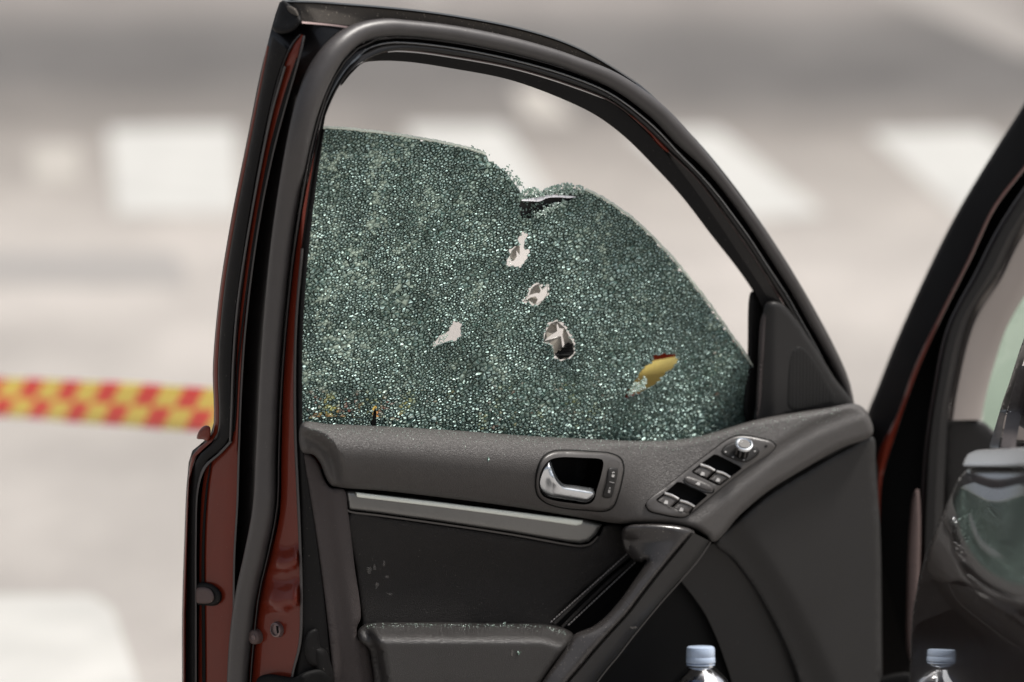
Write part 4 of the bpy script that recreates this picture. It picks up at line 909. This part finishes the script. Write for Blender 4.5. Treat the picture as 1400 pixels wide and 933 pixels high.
qpad('dashboard_end', [(1294, 576), (1343, 576), (1362, 590), (1480, 580), (1480, 980), (1288, 980), (1290, 700)], M['dark_plastic'], 5.66, step=14, bstep=6)
qpad('windscreen', [(1340, 600), (1345, 540), (1372, 450), (1400, 400), (1480, 270), (1480, 600)], M['windscreen'], 5.9, h=.002, step=20, bstep=8, smooth_outline=False)
qpad('kick_board', [(1170, 640), (1262, 640), (1258, 980), (1170, 980)], M['gap'], 5.80, step=20, bstep=10, smooth_outline=False)
qpad('door_sill', [(1196, 934), (1205, 926), (1250, 922), (1254, 960), (1200, 975)], M['pocket'], 5.45, step=8, bstep=4)
qpad('pillar_reflector', [(1249, 675), (1255, 668), (1258, 690), (1257, 800), (1251, 905), (1243, 900), (1240, 800), (1244, 710)], M['stop'], 5.5, step=6, bstep=4)

# rear door: curved painted skin that mirrors the opened front door
YE = 4.90
RD_N = (-math.cos(R(8)), -math.sin(R(8)))
_ys = np.arange(1300, 560, -2.0)
_tilt = np.interp(_ys, [600, 632, 645, 665, 700, 715, 895, 960, 1300], [68, 55, 38, 29, 22, 20, 2, 0, -2])
_off = np.cumsum(np.tan(np.radians(_tilt)))*2*.000845
def rd_point(px, py, prof=True):
    """intersect the view ray with the rear door's side surface (vertical, toward the camera it swings right), bulged with height"""
    dx, dy, dz = ray(px, py)
    xe = (1250-700)/F*YE
    px = np.asarray(px, float); py = np.asarray(py, float)
    shoulder = np.interp(py, _ys[::-1], _off[::-1])-float(np.interp(760, _ys[::-1], _off[::-1]))
    shoulder = shoulder + .026*sstep((px-1305)/110.)*sstep((840-py)/150.)
    # plane through (xe+shoulder, YE) with horizontal direction (.2,-.98)
    ph = np.radians(np.interp(py, [640, 715, 895, 1000], [8, 8, 8, 8])); nx, ny = -np.cos(ph), -np.sin(ph); c = nx*(xe)+ny*YE - shoulder
    t = c/(nx*dx+ny*dy)
    return np.stack([dx*t, dy*t, CAM_H+dz*t], -1)
rd = empty('rear_door', (0.6, 4.7, .9), car)
def rd_pad(name, outline, m_, lift=0.0, step=6, bstep=4, skirt=.03, r=5, round_=.006, smooth_outline=False, fn=None):
    B = np.array(outline, float)
    def pl(x, y, o):
        p = rd_point(x, y); o = np.asarray(o, float).reshape(-1, 1) if np.ndim(o) else o
        return p+np.array([RD_N[0], RD_N[1], 0])*(o)
    return pad(name, outline, m_, rd, base=(fn if fn else (lambda x, y: 0*np.asarray(x)+lift)), h=round_, r=r, step=step, bstep=bstep, skirt=skirt, place=pl, smooth_outline=smooth_outline)
M['rd_paint'] = M['paint']
RDS = [(1326, 640), (1345, 639), (1400, 639), (1520, 640), (1560, 700), (1560, 1000), (1246, 1000), (1245, 933), (1247, 870), (1250, 832), (1257, 795), (1266, 763), (1277, 732), (1290, 702), (1300, 680), (1308, 662), (1316, 650)]
rd_pad('door_skin', RDS, M['ext_paint'], round_=.004, r=4)
rd_pad('belt_moulding', [(1332, 638), (1335, 627), (1340, 619), (1350, 615), (1400, 612), (1520, 608), (1520, 638), (1400, 638)], M['bright_trim'], lift=.012, round_=.006, r=5, step=5, bstep=3)
rd_pad('window_frame', [(1358, 613), (1366, 585), (1376, 550), (1385, 525), (1400, 478), (1410, 450), (1440, 440), (1425, 500), (1402, 560), (1395, 575), (1388, 613)], M['black_paint'], lift=.004, round_=.004, r=4, step=6, bstep=4)
rd_pad('rear_window', [(1376, 613), (1384, 570), (1400, 520), (1430, 440), (1520, 430), (1520, 613)], M['windscreen'], lift=.010, round_=.001, r=2, step=10, bstep=6, skirt=.004)
rd_pad('window_post', [(1384, 613), (1396, 545), (1410, 500), (1424, 500), (1410, 550), (1400, 613)], M['taupe'], lift=.014, round_=.003, r=3, step=6, bstep=4)

# ------------------------------------------------------------ water bottle in the door pocket
bt = thing(empty('water_bottle', P(958, 1180, .07)), 'clear blue plastic water bottle with a pale cap standing in the open door pocket', 'bottle')
top = P(958, 884, .07); cz = Vector((top[0], top[1], top[2])); s1 = .00103
def z_(pyx): return -(pyx-884)*s1*1.01
cap = lathe('cap', [(0, z_(884)), (.0165, z_(884.3)), (.0188, z_(886)), (.0194, z_(889)), (.0196, z_(897.5)), (.0192, z_(898)), (.0196, z_(898.8)), (.0202, z_(905)), (.0196, z_(906))], cz, M['cap'], bt, seg=48)
V_ = []
body = [(.0178, z_(904)), (.0178, z_(911)), (.020, z_(913)), (.0255, z_(917)), (.033, z_(924)), (.040, z_(933)), (.045, z_(945)), (.048, z_(960)), (.048, z_(1010)), (.045, z_(1020)), (.048, z_(1030)), (.048, z_(1170)), (.044, z_(1178)), (0, z_(1180))]
lathe('bottle_body', body, cz, M['bottle'], bt, seg=56)
M['water'] = mat('water', (.72, .8, .9), .02, trans=1, ior=1.33)
lathe('water', [(0, z_(926)), (.0345, z_(926.2)), (.0385, z_(933)), (.0438, z_(945)), (.0468, z_(960)), (.0468, z_(1168)), (.043, z_(1176)), (0, z_(1177))], cz, M['water'], bt, seg=48)
lathe('neck_ring', [(.0178, z_(907)), (.0192, z_(907.5)), (.0192, z_(909)), (.0178, z_(909.5))], cz, M['cap'], bt, seg=40)
M['blob'] = mat('label_white', (.75, .77, .8), .4, var=(200, .1))
# torn paper label pieces on the shoulder
def on_bottle(z, a, r_add=.0006):
    zz = np.array([p_[1] for p_ in body][::-1]); rr = np.array([p_[0] for p_ in body][::-1]); r_ = np.interp(z, zz, rr)+r_add
    return (cz.x+r_*math.cos(a), cz.y+r_*math.sin(a), cz.z+z)
for (a0, a1, y0, y1, m_) in ((-1.62, -1.10, 917, 985, 'blob'), (-1.02, -.92, 917, 960, 'blob'), (-2.02, -1.92, 921, 927, 'gap'), (-2.25, -2.19, 925, 929, 'gap')):
    V = []; nz_, na = 8, 8
    for i in range(nz_):
        for j in range(na):
            tt = i/(nz_-1); wgt = .35+.65*tt if m_ == 'blob' else 1; mid = (a0+a1)/2-.15*(tt if m_ == 'blob' else 0)
            V.append(on_bottle(z_(y0+(y1-y0)*tt), mid+(a1-a0)*wgt*(j/(na-1)-.5)+.03*math.sin(i*2.1), .0008))
    mk('label_patch', V, grid_faces(nz_, na), M[m_], bt)
bt.rotation_euler.x = R(-10.5); bt.location.y -= .053; bt.location.z += .0045   # it leans back into the pocket
# pocket floor and front wall (below the picture)
fl = P(np.array([820, 1110, 1110, 820]), np.array([1182, 1182, 1182, 1182]), np.array([-.02, -.02, .15, .15])); zf = float(P(958, 1180, .07)[2])-.001
fl[:, 2] = zf; fl2 = fl.copy(); fl2[:, 2] -= .012
mk('pocket_floor', np.vstack([fl, fl2]), [(0, 1, 2, 3), (7, 6, 5, 4), (0, 4, 5, 1), (1, 5, 6, 2), (2, 6, 7, 3), (3, 7, 4, 0)], M['dark_plastic'], D, smooth=False)
pad('pocket_front', [(800, 1060), (1120, 1060), (1120, 1250), (800, 1250)], M['dark_plastic'], D, base=.15, h=.006, r=8, step=20, bstep=10, smooth_outline=False)

# ------------------------------------------------------------ barrier tape
def tape_material():
    m = bpy.data.materials.new('printed_barrier_tape'); m.use_nodes = True; n = m.node_tree; b = n.nodes['Principled BSDF']; b.inputs['Roughness'].default_value = .4
    uv = n.nodes.new('ShaderNodeUVMap'); uv.uv_map = 'UVMap'; sp_ = n.nodes.new('ShaderNodeSeparateXYZ'); n.links.new(uv.outputs[0], sp_.inputs[0])
    def math_(op, a, b_=None, v=None):
        x = n.nodes.new('ShaderNodeMath'); x.operation = op
        n.links.new(a, x.inputs[0])
        if b_ is not None: n.links.new(b_, x.inputs[1])
        elif v is not None: x.inputs[1].default_value = v
        return x.outputs[0]
    U, V = sp_.outputs['X'], sp_.outputs['Y']
    sh = math_('MULTIPLY', V, v=.55)                      # slant
    u2 = math_('SUBTRACT', U, sh)
    half = math_('GREATER_THAN', V, v=.5); hh = math_('MULTIPLY', half, v=.5)
    u3 = math_('ADD', u2, hh); fr = math_('FRACT', u3); red = math_('LESS_THAN', fr, v=.48)
    mx = n.nodes.new('ShaderNodeMix'); mx.data_type = 'RGBA'; mx.inputs['A'].default_value = (.98, .84, .32, 1); mx.inputs['B'].default_value = (.95, .23, .19, 1)
    n.links.new(red, mx.inputs['Factor']); n.links.new(mx.outputs['Result'], b.inputs['Base Color'])
    tr = n.nodes.new('ShaderNodeBsdfTranslucent'); n.links.new(mx.outputs['Result'], tr.inputs[0])
    ms = n.nodes.new('ShaderNodeMixShader'); ms.inputs[0].default_value = .45; n.links.new(b.outputs[0], ms.inputs[1]); n.links.new(tr.outputs[0], ms.inputs[2])
    n.links.new(ms.outputs[0], n.nodes['Material Output'].inputs[0]); return m
def tape():
    n = 80; V = []; uvs = []
    c = [(-420, 522, 8.3), (-200, 533, 7.9), (0, 543, 7.5), (150, 552, 7.15), (290, 561, 6.85), (420, 568, 6.55), (600, 568, 6.1), (740, 560, 5.62), (800, 552, 5.50), (890, 534, 5.43), (960, 522, 5.44), (985, 518, 5.50)]
    q = spline(c, n); ln = 0; cpt = Q(q[:, 0], q[:, 1], q[:, 2]); L = np.r_[0, np.cumsum(np.linalg.norm(np.diff(cpt, axis=0), axis=1))]
    for j, v in enumerate(np.linspace(0, 1, 5)):
        for i in range(n):
            p = cpt[i]; tw = .016*math.sin(i*.23)+.006*math.sin(i*.9+j*.7)
            V.append((p[0], p[1]+(tw*.45+.018*min(1, max(0, (i-50)/15)))*(v-.5)*2, p[2]+(v-.5)*.078)); uvs.append((L[i]/.15+.95, v))
    f = grid_faces(5, n); o = mk('barrier_tape', V, f, tape_material(), None, sharp=None)
    uv = o.data.uv_layers.new(name='UVMap')
    for lp in o.data.loops: uv.data[lp.index].uv = uvs[lp.vertex_index]
    so = o.modifiers.new('thickness', 'SOLIDIFY'); so.thickness = .0006
    thing(o, 'red and yellow checked barrier tape stretched across the street behind the car door', 'tape')
tape()
